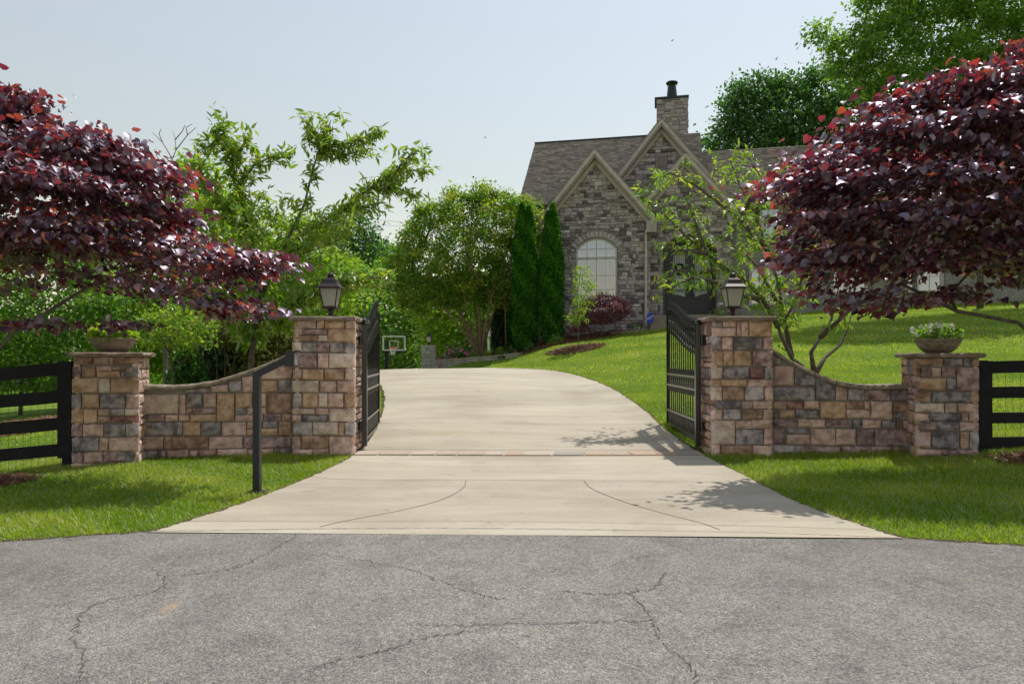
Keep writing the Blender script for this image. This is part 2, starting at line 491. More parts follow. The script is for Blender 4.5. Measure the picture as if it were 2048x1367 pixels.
def concrete_material():
    m, n, l, b = new_mat('concrete')
    g = n.new('ShaderNodeNewGeometry')
    mp = n.new('ShaderNodeMapping'); mp.inputs['Scale'].default_value = (0.22, 1.0, 1.0)
    l.new(g.outputs['Position'], mp.inputs['Vector'])
    big = noise_node(n, l, 1.6, 6, 0.66, mp.outputs[0])
    blot = noise_node(n, l, 0.55, 5, 0.6, g.outputs['Position'])
    fine = noise_node(n, l, 90.0, 4, 0.85, g.outputs['Position'])
    r1 = ramp(n, [(0.28, (0.372, 0.322, 0.248)), (0.5, (0.435, 0.385, 0.305)), (0.72, (0.495, 0.450, 0.368))])
    l.new(big.outputs['Fac'], r1.inputs[0])
    r0 = ramp(n, [(0.3, (0.86, 0.83, 0.80)), (0.5, (1.0, 1.0, 1.0)), (0.7, (1.08, 1.07, 1.03))])
    l.new(blot.outputs['Fac'], r0.inputs[0])
    r2 = ramp(n, [(0.22, (0.55, 0.54, 0.52)), (0.45, (0.95, 0.95, 0.95)), (0.6, (1.06, 1.06, 1.06)), (0.78, (1.38, 1.37, 1.33))])
    l.new(fine.outputs['Fac'], r2.inputs[0])
    a0 = n.new('ShaderNodeMix'); a0.data_type = 'RGBA'; a0.blend_type = 'MULTIPLY'; a0.inputs[0].default_value = 1.0
    l.new(r1.outputs[0], a0.inputs[6]); l.new(r0.outputs[0], a0.inputs[7])
    a = n.new('ShaderNodeMix'); a.data_type = 'RGBA'; a.blend_type = 'MULTIPLY'; a.inputs[0].default_value = 1.0
    l.new(a0.outputs[2], a.inputs[6]); l.new(r2.outputs[0], a.inputs[7])
    sx = n.new('ShaderNodeSeparateXYZ'); l.new(g.outputs['Position'], sx.inputs[0])
    mr = n.new('ShaderNodeMapRange'); mr.inputs['From Min'].default_value = 5.5; mr.inputs['From Max'].default_value = 25.5
    l.new(sx.outputs['Y'], mr.inputs['Value'])
    rb = ramp(n, [(0.0, (1.03, 1.03, 1.02)), (0.034, (0.95, 0.94, 0.94)), (0.152, (1.02, 1.02, 1.01)), (0.267, (1.0, 0.99, 0.98)), (0.385, (1.04, 1.04, 1.03)), (0.495, (0.98, 0.98, 0.97)), (0.615, (1.03, 1.03, 1.02)), (0.735, (1.0, 1.0, 1.0))])
    rb.color_ramp.interpolation = 'CONSTANT'
    l.new(mr.outputs[0], rb.inputs[0])
    stn = noise_node(n, l, 3.2, 6, 0.75, g.outputs['Position'], 0.5)
    rst = ramp(n, [(0.26, (0.70, 0.67, 0.63)), (0.42, (1.0, 1.0, 1.0)), (0.66, (1.0, 1.0, 1.0)), (0.8, (1.12, 1.1, 1.06))])
    l.new(stn.outputs['Fac'], rst.inputs[0])
    l.new(mul(n, l, mul(n, l, a.outputs[2], rb.outputs[0]), rst.outputs[0]), b.inputs['Base Color'])
    b.inputs['Roughness'].default_value = 0.9
    b.inputs['Specular IOR Level'].default_value = 0.25
    bp = n.new('ShaderNodeBump'); bp.inputs['Strength'].default_value = 0.5; bp.inputs['Distance'].default_value = 0.01
    l.new(fine.outputs['Fac'], bp.inputs['Height']); l.new(bp.outputs[0], b.inputs['Normal'])
    return m

M_ASPH = asphalt_material()
M_CONC = concrete_material()
M_MULCH = mat('pine_mulch', [(0.25, (0.07, 0.032, 0.018)), (0.5, (0.19, 0.09, 0.05)), (0.75, (0.33, 0.19, 0.115))], scale=30, bump=1.0, bscale=60, rough=1.0, spec=0.1, detail=8)
M_JOINT = mat('joint_strip', (0.20, 0.165, 0.125), scale=30, rough=1.0, spec=0.0)  # dark brown strips that draw the joints on the concrete
M_CRACK = mat('crack_fill', (0.095, 0.088, 0.08), scale=30, rough=1.0, spec=0.0)

def build_ground():
    ax = np.concatenate([[-400, -250, -150, -90, -60, -45, -34, -26, -20, -17], np.arange(-14.5, 17.0, 0.22), [17.5, 18.5, 20, 22, 25, 30, 36, 45, 60, 90, 150, 250, 400]])
    ay = np.concatenate([[-150, -60, -30, -18, -10, -4, -1, 1, 2.2], np.arange(3.0, 33.5, 0.22), [34, 35, 37, 40, 44, 49, 55, 65, 80, 110, 160, 250, 400, 600]])
    gx, gy = np.meshgrid(ax, ay)
    z = hgt(gx, gy)
    low = np.zeros(gx.shape, bool)
    for s in (ROAD, DRIVE):
        i = in_poly(gx, gy, s)
        low |= i & (edge_dist(gx, gy, s) > 0.05)
    z = z-low*0.09
    for s in (MULCH_L, MULCH_R, MULCH_BACK, BED, RING):
        i = in_poly(gx, gy, s)
        z = z-(i & (edge_dist(gx, gy, s) > 0.2))*0.03
    nx, ny = len(ax), len(ay)
    V = np.stack([gx.ravel(), gy.ravel(), z.ravel()], 1)
    i, j = np.meshgrid(np.arange(nx-1), np.arange(ny-1))
    a = (j*nx+i).ravel()
    Fc = np.stack([a, a+1, a+1+nx, a+nx], 1)
    o = link('lawn_ground', mesh_np('lawn_ground', V, Fc, M_TURF, smooth=True))
    return tag(o, kind='structure')
build_ground()
ROAD_O = tag(sheet('road', ROAD, 0.45, 0.012, M_ASPH), kind='structure')
DRIVE_O = tag(sheet('driveway', DRIVE, 0.35, 0.020, M_CONC), kind='structure')
for nm, pl in (('mulch_bed', MULCH_L), ('mulch_bed', MULCH_R), ('mulch_bed', MULCH_BACK), ('flower_bed', BED), ('mulch_ring', RING)):
    tag(sheet(nm, pl, 0.2, 0.03, M_MULCH), kind='structure')

# thin strips laid on the ground: joints, cracks
def strip(name, pts, width, off, m, parent, jit=0.0, n=6):
    pts = smooth_line(pts, n)
    if jit:
        pts = [(x+random.gauss(0, jit), y+random.gauss(0, jit)) for x, y in pts]
    z = hgt([p[0] for p in pts], [p[1] for p in pts])+off
    mb = MB(); v = []; f = []
    for i, (x, y) in enumerate(pts):
        a = pts[max(i-1, 0)]; b = pts[min(i+1, len(pts)-1)]
        d = Vector((b[0]-a[0], b[1]-a[1])); d = d.normalized() if d.length > 1e-6 else Vector((1, 0))
        ww = width*(random.uniform(0.35, 1.2) if jit else 1.0)
        if jit and (i == 0 or i == len(pts)-1): ww *= 0.2
        v.append((x-d.y*ww/2, y+d.x*ww/2, z[i])); v.append((x+d.y*ww/2, y-d.x*ww/2, z[i]))
        if i: f.append((2*i-2, 2*i-1, 2*i+1, 2*i))
    mb.add(v, f)
    o = mb.build(name, m, parent)
    if o.data.polygons and sum(p.normal.z for p in o.data.polygons) < 0: o.data.flip_normals()
    return o

def G(x, y, off=0.0):
    """photograph pixel on flat ground at z = off -> (X, Y)"""
    Y = (CH-off)*FPX/(y-HY)
    return ((x-HX)/FPX*Y, Y)

# control joints in the concrete
strip('expansion_joint', [G(505, 1000), G(700, 957), G(930, 957), G(1170, 958), G(1530, 962), (2.99, 8.1)][2:], 0.008, 0.0235, M_JOINT, DRIVE_O)
strip('expansion_joint', [(-2.52, 8.62), G(700, 957), G(930, 957)], 0.008, 0.0235, M_JOINT, DRIVE_O)
strip('expansion_joint', [G(932, 958), G(925, 975), G(880, 1000), G(800, 1022), G(700, 1042), G(640, 1056)], 0.010, 0.0235, M_JOINT, DRIVE_O)
strip('expansion_joint', [G(1168, 958), G(1185, 975), G(1250, 1003), G(1330, 1028), G(1400, 1047), G(1440, 1062)], 0.010, 0.0235, M_JOINT, DRIVE_O)
strip('expansion_joint', [(-2.98, 6.24), (-1.5, 6.2), (0, 6.18), (1.8, 6.08), (3.05, 5.9)], 0.006, 0.0235, M_JOINT, DRIVE_O)
for yy in (13.2, 15.4, 17.8, 20.2):
    xl = -2.6-max(0, yy-13.1)*0.16; xr = 2.8-max(0, yy-17)*0.2
    strip('expansion_joint', [(xl, yy), (-1, yy+.02), (1, yy), (xr, yy-.02)], 0.010, 0.0235, M_JOINT, DRIVE_O)
# flagstone band across the driveway between the pillars
FL = [mat('flag_a', (0.42, 0.33, 0.25), 12, bump=.3), mat('flag_b', (0.43, 0.315, 0.225), 12, bump=.3), mat('flag_c', (0.33, 0.29, 0.25), 12, bump=.3), mat('flag_d', (0.46, 0.38, 0.30), 12, bump=.3)]
x = -2.42
k = 0
fl_codes = [3, 0, 3, 0, 0, 3, 1, 3, 2, 1, 0, 1, 1, 2, 1, 0]
while x < 2.86:
    wd = random.uniform(0.28, 0.5)
    x1 = min(x+wd, 2.9)
    sl0 = random.uniform(-.07, .07)
    y0, y1 = 10.38, 10.80
    mb = MB()
    zz = H1(x, 10.6)
    e = 0.012
    v = [(x+e, y0, zz+.026), (x1-e, y0, zz+.026), (x1-e+sl0, y1, zz+.028), (x+e+(sl0 if k else 0), y1, zz+.028)]
    v += [(a, b, c-.05) for a, b, c in v]
    mb.add(v, [(0, 1, 2, 3), (0, 4, 5, 1), (1, 5, 6, 2), (2, 6, 7, 3), (3, 7, 4, 0)])
    mb.build('flagstone', FL[fl_codes[k % len(fl_codes)]], DRIVE_O)
    x = x1; k += 1
strip('expansion_joint', [(-2.44, 10.83), (0, 10.84), (2.93, 10.83)], 0.018, 0.0235, M_JOINT, DRIVE_O)
strip('expansion_joint', [(-2.44, 10.36), (0, 10.36), (2.93, 10.36)], 0.014, 0.0235, M_JOINT, DRIVE_O)
# where the concrete apron meets the asphalt: a dark ragged seam
strip('edge_seam', [(-3.12, 5.87), (-1.5, 5.93), (0, 5.91), (2.04, 5.79), (3.2, 5.6)], 0.009, 0.0245, M_CRACK, ROAD_O, jit=0.004, n=30)
# cracks in the asphalt, traced
CR = [[(610, 1062), (560, 1092), (515, 1118), (470, 1138), (420, 1148), (330, 1156)],
      [(300, 1132), (330, 1166), (296, 1190), (210, 1205), (160, 1232)],
      [(1332, 1150), (1305, 1185), (1262, 1192), (1290, 1222), (1305, 1255), (1322, 1290)],
      [(1262, 1192), (1180, 1194), (1120, 1188)],
      [(640, 1110), (740, 1128), (840, 1150), (890, 1172), (960, 1196), (1010, 1204)],
      [(830, 1256), (900, 1258), (1010, 1254), (1120, 1254), (1220, 1250), (1310, 1247)],
      [(940, 1270), (840, 1284), (770, 1310), (690, 1326), (630, 1345)],
      [(160, 1232), (150, 1280), (170, 1330), (150, 1380)],
      [(1322, 1290), (1370, 1330), (1400, 1380)]]
for c in CR:
    strip('crack', [G(*p) for p in c], 0.0062, 0.0165, M_CRACK, ROAD_O, jit=0.014, n=16)

# bare soil line where the turf meets the concrete and the road
M_EDGE = mat('edge_soil', [(0.3, (0.06, 0.045, 0.03)), (0.6, (0.13, 0.10, 0.07)), (0.8, (0.22, 0.18, 0.13))], scale=30, rough=1, spec=0, bump=.8)
strip('edge_soil', [DL[i] for i in range(0, 50, 3)], 0.05, 0.0225, M_EDGE, DRIVE_O, jit=0.012, n=10)
strip('edge_soil', [DR[i] for i in range(0, 56, 3)], 0.05, 0.0225, M_EDGE, DRIVE_O, jit=0.012, n=10)
strip('edge_soil', [p for p in ROAD_EDGE[6:27:3]], 0.07, 0.0150, M_EDGE, ROAD_O, jit=0.018, n=14)
strip('edge_soil', [p for p in ROAD_EDGE[48:66:3]], 0.07, 0.0150, M_EDGE, ROAD_O, jit=0.018, n=14)
# ---------------------------------------------------------------- stone work
def two(c, d=0.72, u=1.22):
    return [(0.28, tuple(x*d for x in c)), (0.5, c), (0.74, tuple(min(.8, x*u) for x in c))]
def stone_mat(name, c1, c2):
    """two mineral tones mottled together"""
    return mat(name, [(0.22, tuple(x*.6 for x in c1)), (0.40, c1), (0.58, c2), (0.78, tuple(min(.72, x*1.2) for x in c2))], scale=8.0, bump=1.0, bscale=34, rough=0.92, spec=0.2, rnd=0.18, detail=8)
STM = {
 't': stone_mat('stone_tan', (0.428, 0.259, 0.161), (0.643, 0.438, 0.307)),
 'c': stone_mat('stone_cream', (0.557, 0.408, 0.328), (0.740, 0.596, 0.510)),
 'p': stone_mat('stone_rose', (0.471, 0.303, 0.250), (0.707, 0.502, 0.432)),
 'b': stone_mat('stone_brown', (0.278, 0.169, 0.120), (0.514, 0.338, 0.250)),
 'g': stone_mat('stone_grey', (0.268, 0.229, 0.229), (0.536, 0.457, 0.452)),
 'd': stone_mat('stone_slate', (0.161, 0.137, 0.148), (0.407, 0.343, 0.343)),
 'm': stone_mat('stone_mauve', (0.225, 0.144, 0.144), (0.493, 0.343, 0.328)),
 'r': stone_mat('stone_red', (0.204, 0.090, 0.078), (0.407, 0.234, 0.203)),
}
M_MORTAR = mat('mortar', (0.30, 0.275, 0.24), scale=20, bump=.6, bscale=60, rough=1.0, spec=.1)
M_CAP = mat('cap_stone', [(0.3, (0.17, 0.125, 0.10)), (0.5, (0.27, 0.205, 0.165)), (0.72, (0.38, 0.31, 0.26))], scale=9, bump=.6, bscale=40, rough=.95, spec=.15)
M_COPING = mat('coping_stone', [(0.3, (0.19, 0.155, 0.12)), (0.5, (0.31, 0.26, 0.205)), (0.72, (0.43, 0.37, 0.30))], scale=9, bump=.6, bscale=40, rough=.95, spec=.15)

def stone_geo(w_, h, dep, tl=0.0, tr=0.0, rough=0.010, bulge=None):
    """rock-faced block, front towards -y; tl / tr cut the top corners down"""
    nx = 4 if w_ < 0.34 else 5; nz = 4
    if bulge is None: bulge = random.uniform(.004, .018)
    tx = random.uniform(-.012, .012); tz = random.uniform(-.010, .010)
    v = []; f = []
    sx = [-.5, -.5+min(.3, .028/w_)] + [(-.5+(i+1)/(nx-1)) for i in range(nx-3)] + [.5-min(.3, .028/w_), .5]
    sx = sorted(sx)[:]; nx = len(sx)
    ez = min(.3, .026/h)
    sz = [0, ez, .5+random.uniform(-.12, .12), 1-ez, 1]
    nz = len(sz)
    for j in range(nz):
        for i in range(nx):
            a = sx[i]+.5
            top = h-(tl*(1-a)+tr*a)
            edge = i in (0, nx-1) or j in (0, nz-1)
            x = sx[i]*w_; z = sz[j]*top-h/2
            x += random.uniform(-.004, .004); z += random.uniform(-.004, .004)
            if edge: y = -dep*0.72
            else:
                y = -(dep+bulge*(0.4 if (i in (1, nx-2) or j in (1, nz-2)) else 1.0)+random.uniform(-rough, rough)+tx*sx[i]*2+tz*(sz[j]-.5)*2)
            v.append((x, y, z))
    for j in range(nz-1):
        for i in range(nx-1):
            a = j*nx+i
            f.append((a, a+1, a+1+nx, a+nx))
    ring = [i for i in range(nx)] + [j*nx+nx-1 for j in range(1, nz)] + [(nz-1)*nx+i for i in range(nx-2, -1, -1)] + [j*nx for j in range(nz-2, 0, -1)]
    k = len(v)
    for r in ring: v.append((v[r][0], 0.03, v[r][2]))
    m = len(ring)
    for i in range(m):
        j = (i+1) % m
        f.append((ring[j], ring[i], k+i, k+j))
    return v, f

def stone_mesh(w_, h, dep, tl=0.0, tr=0.0, rough=0.010, name='stone', bulge=None):
    v, f = stone_geo(w_, h, dep, tl, tr, rough, bulge)
    me = bpy.data.meshes.new(name)
    me.from_pydata(v, [], f)
    me.update()
    return me

def put_stone(parent, c, u, n, w_, h, dep, m, tl=0, tr=0, name='stone', **k):
    me = stone_mesh(w_, h, dep, tl, tr, **k)
    me.materials.append(m)
    o = bpy.data.objects.new(name, me)
    COL.objects.link(o)
    o.parent = parent
    u = Vector(u); n = Vector(n)
    M = Matrix((u, -n, Vector((0, 0, 1)))).transposed().to_4x4()
    M.translation = Vector(c)-parent.location
    o.matrix_local = M
    return o

def ashlar(W, H, hr=(.11, .21), wr=(.14, .4)):
    """random coursed rubble: rectangles (x0,x1,z0,z1)"""
    out = []; z = 0
    while z < H-.03:
        h = random.uniform(*hr)
        if H-z-h < .07: h = H-z
        x = 0
        while x < W-.02:
            w_ = random.uniform(*wr)
            if W-x-w_ < .1: w_ = W-x
            if h > .16 and random.random() < .28 and w_ > .16:
                s = h*random.uniform(.4, .6)
                out.append((x, x+w_, z, z+s)); out.append((x, x+w_, z+s, z+h))
            else: out.append((x, x+w_, z, z+h))
            x += w_
        z += h
    return out

JT = 0.011  # half joint
def face_from_photo(parent, o, u, n, zoom, stones, dep=.05, top=None, zmin=None):
    """stones given as rectangles in a zoomed crop: zoom = (x0, y0, scale)"""
    o = Vector(o); u = Vector(u); n = Vector(n)
    for (a, b, c, d, code) in stones:
        xs = [zoom[0]+q/zoom[2] for q in (a, b)]; ys = [zoom[1]+q/zoom[2] for q in (c, d)]
        xm = sum(xs)/2; ym = sum(ys)/2
        L = on_plane(xs[0], ym, o, n); Rr = on_plane(xs[1], ym, o, n); T = on_plane(xm, ys[0], o, n); B = on_plane(xm, ys[1], o, n)
        s0 = (L-o).dot(u); s1 = (Rr-o).dot(u); z0, z1 = B.z, T.z
        if zmin is not None: z0 = max(z0, zmin)
        tl = tr = 0.0
        if top is not None:
            z1 = min(z1, max(top(s0), top(s1)))
            tl = max(0, z1-top(s0)); tr = max(0, z1-top(s1))
        h = z1-z0; w_ = s1-s0
        if h < .03 or w_ < .03: continue
        tl = min(tl, h*.8); tr = min(tr, h*.8)
        c3 = o+u*((s0+s1)/2); c3.z = (z0+z1)/2
        put_stone(parent, c3, u, n, w_, h, dep+random.uniform(-.006, .010), STM[code], tl, tr, rough=.012)

def face_random(parent, o, u, n, W, z0, z1, codes, dep=.036, hr=(.11, .21), wr=(.16, .38)):
    o = Vector(o); u = Vector(u)
    for (a, b, c, d) in ashlar(W, z1-z0, hr, wr):
        if b-a < .06: continue
        c3 = o+u*((a+b)/2); c3.z = z0+(c+d)/2
        put_stone(parent, c3, u, n, b-a-2*JT, d-c-2*JT, dep+random.uniform(-.004, .006), STM[random.choice(codes)], rough=.006, bulge=random.uniform(.002, .009))

def rough_slab(mb, corners, z0, z1, chip=.012, nseg=7):
    """slab with a chipped edge: corners = 4 xy points counter-clockwise"""
    ring = []
    for i in range(4):
        a = Vector(corners[i]); b = Vector(corners[(i+1) % 4])
        for k in range(nseg):
            ring.append(a+(b-a)*(k/nseg))
    c = sum((Vector(q) for q in corners), Vector((0, 0)))/4
    m = len(ring)
    prof = [(z0, -.018), (z0+.012, .0), ((z0+z1)/2, .006), (z1-.014, 0.0), (z1, -.02)]
    v = []; f = []
    for z, e in prof:
        for q in ring:
            d = (q-c).normalized()
            p = q+d*(e+random.uniform(-chip, chip*.6))
            v.append((p.x, p.y, z+random.uniform(-.003, .003)))
    for j in range(len(prof)-1):
        for i in range(m):
            k = (i+1) % m
            f.append((j*m+i, j*m+k, (j+1)*m+k, (j+1)*m+i))
    f.append(tuple(reversed(range(m)))); f.append(tuple((len(prof)-1)*m+i for i in range(m)))
    mb.add(v, f)
    return mb

def pillar(name, label, FLc, ang, Wd, z0, z1, cap_t, over, zoom, stones, side, codes, zmin=None):
    """square pillar: FLc front-left corner (stone face), ang turn of its front, side = 'L' / 'R' visible side"""
    u = Vector((math.cos(ang), math.sin(ang), 0)); n = Vector((u.y, -u.x, 0))   # n points to the front
    o = Vector((FLc[0], FLc[1], 0))
    back = -n
    ctr = o+u*Wd/2+back*Wd/2
    t = thing(name, (ctr.x, ctr.y, z0), label, 'pillar', 'stone pillars of the entrance')
    e = .05
    mb = MB()
    q = [o+u*e+back*e, o+u*(Wd-e)+back*e, o+u*(Wd-e)+back*(Wd-e), o+u*e+back*(Wd-e)]
    v = [(p.x, p.y, z0-.4) for p in q]+[(p.x, p.y, z1) for p in q]
    mb.add(v, [(3,2,1,0),(4,5,6,7),(0,1,5,4),(1,2,6,5),(2,3,7,6),(3,0,4,7)])
    mb.build('mortar_core', M_MORTAR, t, world=True)
    of = o+back*e
    face_from_photo(t, of, u, n, zoom, stones, zmin=z0-.06)
    # other faces
    for s in ('L', 'R', 'B'):
        if s == 'L': oo, uu, nn = o+u*e+back*Wd, -back, -u
        elif s == 'R': oo, uu, nn = o+u*(Wd-e), back, u
        else: oo, uu, nn = o+u*Wd+back*(Wd-e), -u, back
        face_random(t, oo, uu, nn, Wd, z0-.05, z1, codes)
    mb = MB()
    cs = [o-u*over-back*over, o+u*(Wd+over)-back*over, o+u*(Wd+over)+back*(Wd+over), o-u*over+back*(Wd+over)]
    rough_slab(mb, [(p.x, p.y) for p in cs], z1, z1+cap_t)
    mb.build('cap', M_CAP, t, world=True)
    return t, u, n, ctr

S_GL = [(105,235,455,510,'p'),(245,290,455,510,'t'),(295,420,455,510,'t'),(430,492,455,510,'p'),
 (95,145,515,547,'p'),(150,310,515,547,'m'),(90,248,556,592,'t'),(255,312,556,592,'c'),(318,492,515,598,'t'),
 (85,143,600,660,'c'),(150,238,602,660,'g'),(242,325,602,662,'m'),(330,415,602,662,'g'),(425,492,602,664,'g'),
 (85,243,670,765,'m'),(252,318,672,765,'p'),(325,490,672,765,'c'),
 (88,143,775,838,'p'),(150,285,775,840,'t'),(296,418,775,842,'t'),(428,490,775,842,'c'),
 (85,255,848,925,'c'),(265,370,850,922,'p'),(378,488,850,922,'p'),
 (88,145,932,1020,'g'),(152,248,930,1020,'t'),(255,312,930,1018,'c'),(318,415,930,1020,'p'),(425,490,930,1022,'t'),
 (85,232,1030,1065,'c'),(238,320,1030,1066,'p'),(85,140,1072,1112,'p'),(150,308,1072,1112,'d'),(326,490,1030,1112,'c'),
 (86,212,1118,1202,'g'),(218,380,1118,1200,'c'),(385,420,1120,1204,'t'),(425,490,1120,1206,'g'),
 (85,138,1210,1288,'p'),(145,318,1208,1288,'b'),(326,484,1212,1340,'p'),(86,215,1294,1340,'p'),(220,320,1292,1340,'p')]
S_WL = [(1322,1480,430,500,'p'),(1228,1284,488,564,'p'),(1160,1222,512,564,'g'),(1070,1155,530,564,'p'),(1325,1402,508,566,'t'),(1410,1480,504,568,'g'),
 (940,1066,545,566,'g'),
 (718,905,578,674,'c'),(910,940,580,676,'p'),(947,1022,572,642,'d'),(1034,1093,574,642,'p'),(1100,1186,572,712,'t'),(1195,1276,572,644,'t'),(1284,1346,574,640,'p'),(1355,1480,573,670,'b'),
 (946,972,648,674,'b'),(979,1094,647,674,'m'),(1194,1244,648,676,'d'),(1254,1346,646,676,'p'),
 (716,745,682,712,'d'),(750,833,682,712,'m'),(840,902,682,712,'p'),(908,960,682,712,'p'),(965,1094,680,712,'t'),(1192,1330,682,712,'p'),(1338,1422,678,708,'m'),(1430,1480,678,710,'b'),
 (728,925,718,787,'d'),(930,1015,718,787,'t'),(1022,1118,718,787,'d'),(1127,1246,718,787,'p'),(1252,1326,718,747,'p'),(1252,1404,752,784,'t'),(1332,1406,714,746,'d'),(1412,1480,715,786,'b'),
 (708,828,790,854,'p'),(834,869,790,854,'b'),(873,1053,790,854,'b'),(1059,1229,792,850,'p'),(1235,1480,792,850,'m'),
 (708,803,858,915,'d'),(808,843,860,912,'m'),(848,956,858,917,'p'),(962,1002,860,912,'p'),(1008,1097,858,910,'b'),(1103,1252,854,908,'p'),(1256,1382,854,900,'p'),(1387,1480,854,896,'d')]
S_LL = [(583,722,203,266,'b'),(735,855,203,266,'p'),(859,886,212,266,'p'),(890,1082,203,266,'b'),
 (572,636,284,366,'m'),(648,748,284,366,'b'),(762,874,283,318,'p'),(880,980,283,312,'b'),(762,942,323,367,'t'),(948,980,318,366,'d'),(986,1084,286,366,'g'),
 (570,767,375,486,'t'),(775,861,377,486,'c'),(871,1086,377,486,'t'),
 (568,637,500,606,'g'),(650,777,500,606,'t'),(788,982,500,604,'d'),(993,1088,500,606,'p'),
 (565,656,614,724,'t'),(661,762,614,722,'t'),(773,859,614,662,'p'),(863,976,616,662,'g'),(982,1086,614,660,'c'),(770,872,672,720,'b'),(878,1086,668,718,'r'),
 (565,647,732,826,'m'),(653,810,734,826,'p'),(818,983,734,826,'d'),(989,1088,728,828,'g'),
 (568,776,835,943,'d'),(782,846,838,938,'p'),(854,1086,834,940,'p'),
 (566,651,950,1034,'m'),(659,806,950,1032,'p'),(813,978,948,1028,'m'),(984,1060,948,1026,'d'),(1064,1087,946,1022,'p'),
 (562,727,1040,1082,'p'),(731,891,1038,1078,'g'),(896,1086,1034,1074,'p')]
S_GR = [(392,455,418,456,'g'),(460,551,418,456,'p'),(390,551,462,522,'p'),(556,581,420,522,'p'),(586,634,420,522,'p'),(640,792,418,522,'t'),
 (392,447,530,612,'g'),(454,526,530,612,'p'),(532,731,530,612,'d'),(738,798,530,610,'p'),
 (390,459,620,722,'t'),(465,531,620,722,'t'),(538,652,618,722,'t'),(664,798,618,724,'m'),
 (386,454,732,811,'c'),(464,638,730,811,'d'),(648,739,736,811,'r'),(745,800,734,811,'g'),
 (380,446,817,860,'t'),(451,626,817,860,'t'),(632,801,815,862,'p'),
 (384,453,866,957,'c'),(461,607,866,957,'b'),(612,739,866,957,'g'),(745,801,868,957,'p'),
 (382,395,962,1012,'p'),(400,477,964,1010,'d'),(481,582,962,1010,'d'),(586,664,964,1014,'m'),(668,797,960,1012,'p'),
 (384,455,1020,1088,'p'),(464,582,1020,1088,'g'),(588,727,1020,1086,'b'),(736,798,1022,1086,'p'),
 (386,541,1095,1258,'c'),(549,656,1097,1147,'p'),(660,797,1090,1147,'p'),(549,735,1155,1260,'d'),(740,797,1152,1258,'p'),
 (384,441,1263,1345,'p'),(448,658,1266,1345,'b'),(664,797,1266,1345,'p')]
S_WR = [(720,758,370,412,'d'),(720,823,418,516,'p'),(830,925,440,516,'d'),
 (719,926,522,586,'d'),(932,1021,500,584,'d'),(1028,1083,518,584,'p'),(1088,1166,528,584,'g'),(1170,1290,534,584,'m'),(1296,1400,536,586,'d'),
 (717,786,590,627,'p'),(792,869,590,628,'r'),(875,946,590,628,'p'),(952,1076,592,674,'t'),(1080,1163,592,627,'b'),(1168,1194,594,627,'p'),(1200,1301,592,676,'p'),(1307,1402,594,640,'b'),
 (717,742,634,672,'d'),(749,829,632,672,'b'),(834,946,632,672,'d'),(1080,1197,632,672,'p'),(1307,1404,645,677,'d'),
 (717,837,679,716,'m'),(847,974,679,716,'p'),(979,1107,679,716,'m'),(1112,1152,681,719,'d'),(1157,1247,681,719,'p'),(1252,1319,682,719,'d'),(1324,1351,684,721,'b'),(1357,1408,684,723,'p'),
 (717,779,727,797,'m'),(789,899,722,748,'d'),(789,901,753,800,'p'),(905,1023,725,802,'p'),(1028,1123,727,803,'p'),(1129,1214,727,804,'m'),(1219,1398,729,809,'m'),
 (717,856,805,850,'g'),(860,1050,808,850,'m'),(1055,1196,810,852,'m'),(1200,1302,811,854,'p'),(1306,1408,813,856,'m')]
S_LR = [(313,492,530,587,'b'),(497,632,530,587,'d'),(636,682,530,587,'d'),(686,740,530,587,'b'),
 (315,336,597,657,'r'),(341,413,597,657,'m'),(418,481,597,657,'p'),(486,582,597,657,'m'),(587,739,597,754,'m'),
 (315,513,670,754,'t'),(520,582,672,752,'d'),
 (303,407,762,832,'b'),(424,674,762,832,'d'),(680,736,762,832,'b'),
 (306,499,842,902,'c'),(508,587,842,902,'c'),(595,736,842,902,'p'),
 (303,397,908,962,'p'),(401,614,908,962,'d'),(624,667,908,962,'p'),(673,736,908,962,'p'),
 (312,456,970,1027,'m'),(460,606,970,1027,'d'),(610,737,970,1027,'p'),
 (303,407,1037,1140,'p'),(421,606,1037,1150,'d'),(614,670,1037,1150,'b'),(678,737,1037,1150,'g'),
 (314,482,1156,1198,'p'),(486,592,1158,1198,'m'),(596,737,1158,1198,'m')]
ZGL = (560, 500, 1432/440); ZWL = (0, 560, 1975/780); ZLL = (0, 660, 1328/340)
ZGR = (1310, 520, 923/270); ZWR = (1250, 560, 1948/798); ZLR = (1740, 560, 1053/308)

CALL = ['t', 't', 'c', 'p', 'p', 'p', 'b', 'g', 'd', 'm']
GPW = 0.90
PL_, _, _, CTR_GL = pillar('stone_pillar', 'tall stone gate pillar with a lantern on its cap, left of the driveway', (-3.33, 10.4), 0.0, GPW, 0.0, 2.06, .072, .055, ZGL, S_GL, 'R', ['t', 'c', 'p', 'p', 'c'])
PR_, _, _, CTR_GR = pillar('stone_pillar', 'tall stone gate pillar with a lantern on its cap, right of the driveway', (3.05, 10.4), 0.0, GPW+.02, 0.0, 2.06, .072, .055, ZGR, S_GR, 'L', CALL)
AL = R(17.5)
LP_, uL, nL, CTR_LL = pillar('stone_pillar', 'short stone pillar under a flower bowl, at the end of the left fence', (-5.96, 9.26), AL, .80, 0.0, 1.51, .065, .06, ZLL, S_LL, 'R', ['t', 'p', 'p', 'c', 'm'])
RP_, uR, nR, CTR_LR = pillar('stone_pillar', 'short stone pillar under white flowers, at the end of the right fence', (5.64, 9.585), -AL, .80, 0.12, 1.50, .065, .06, ZLR, S_LR, 'L', ['b', 'p', 'm', 'd', 't'])

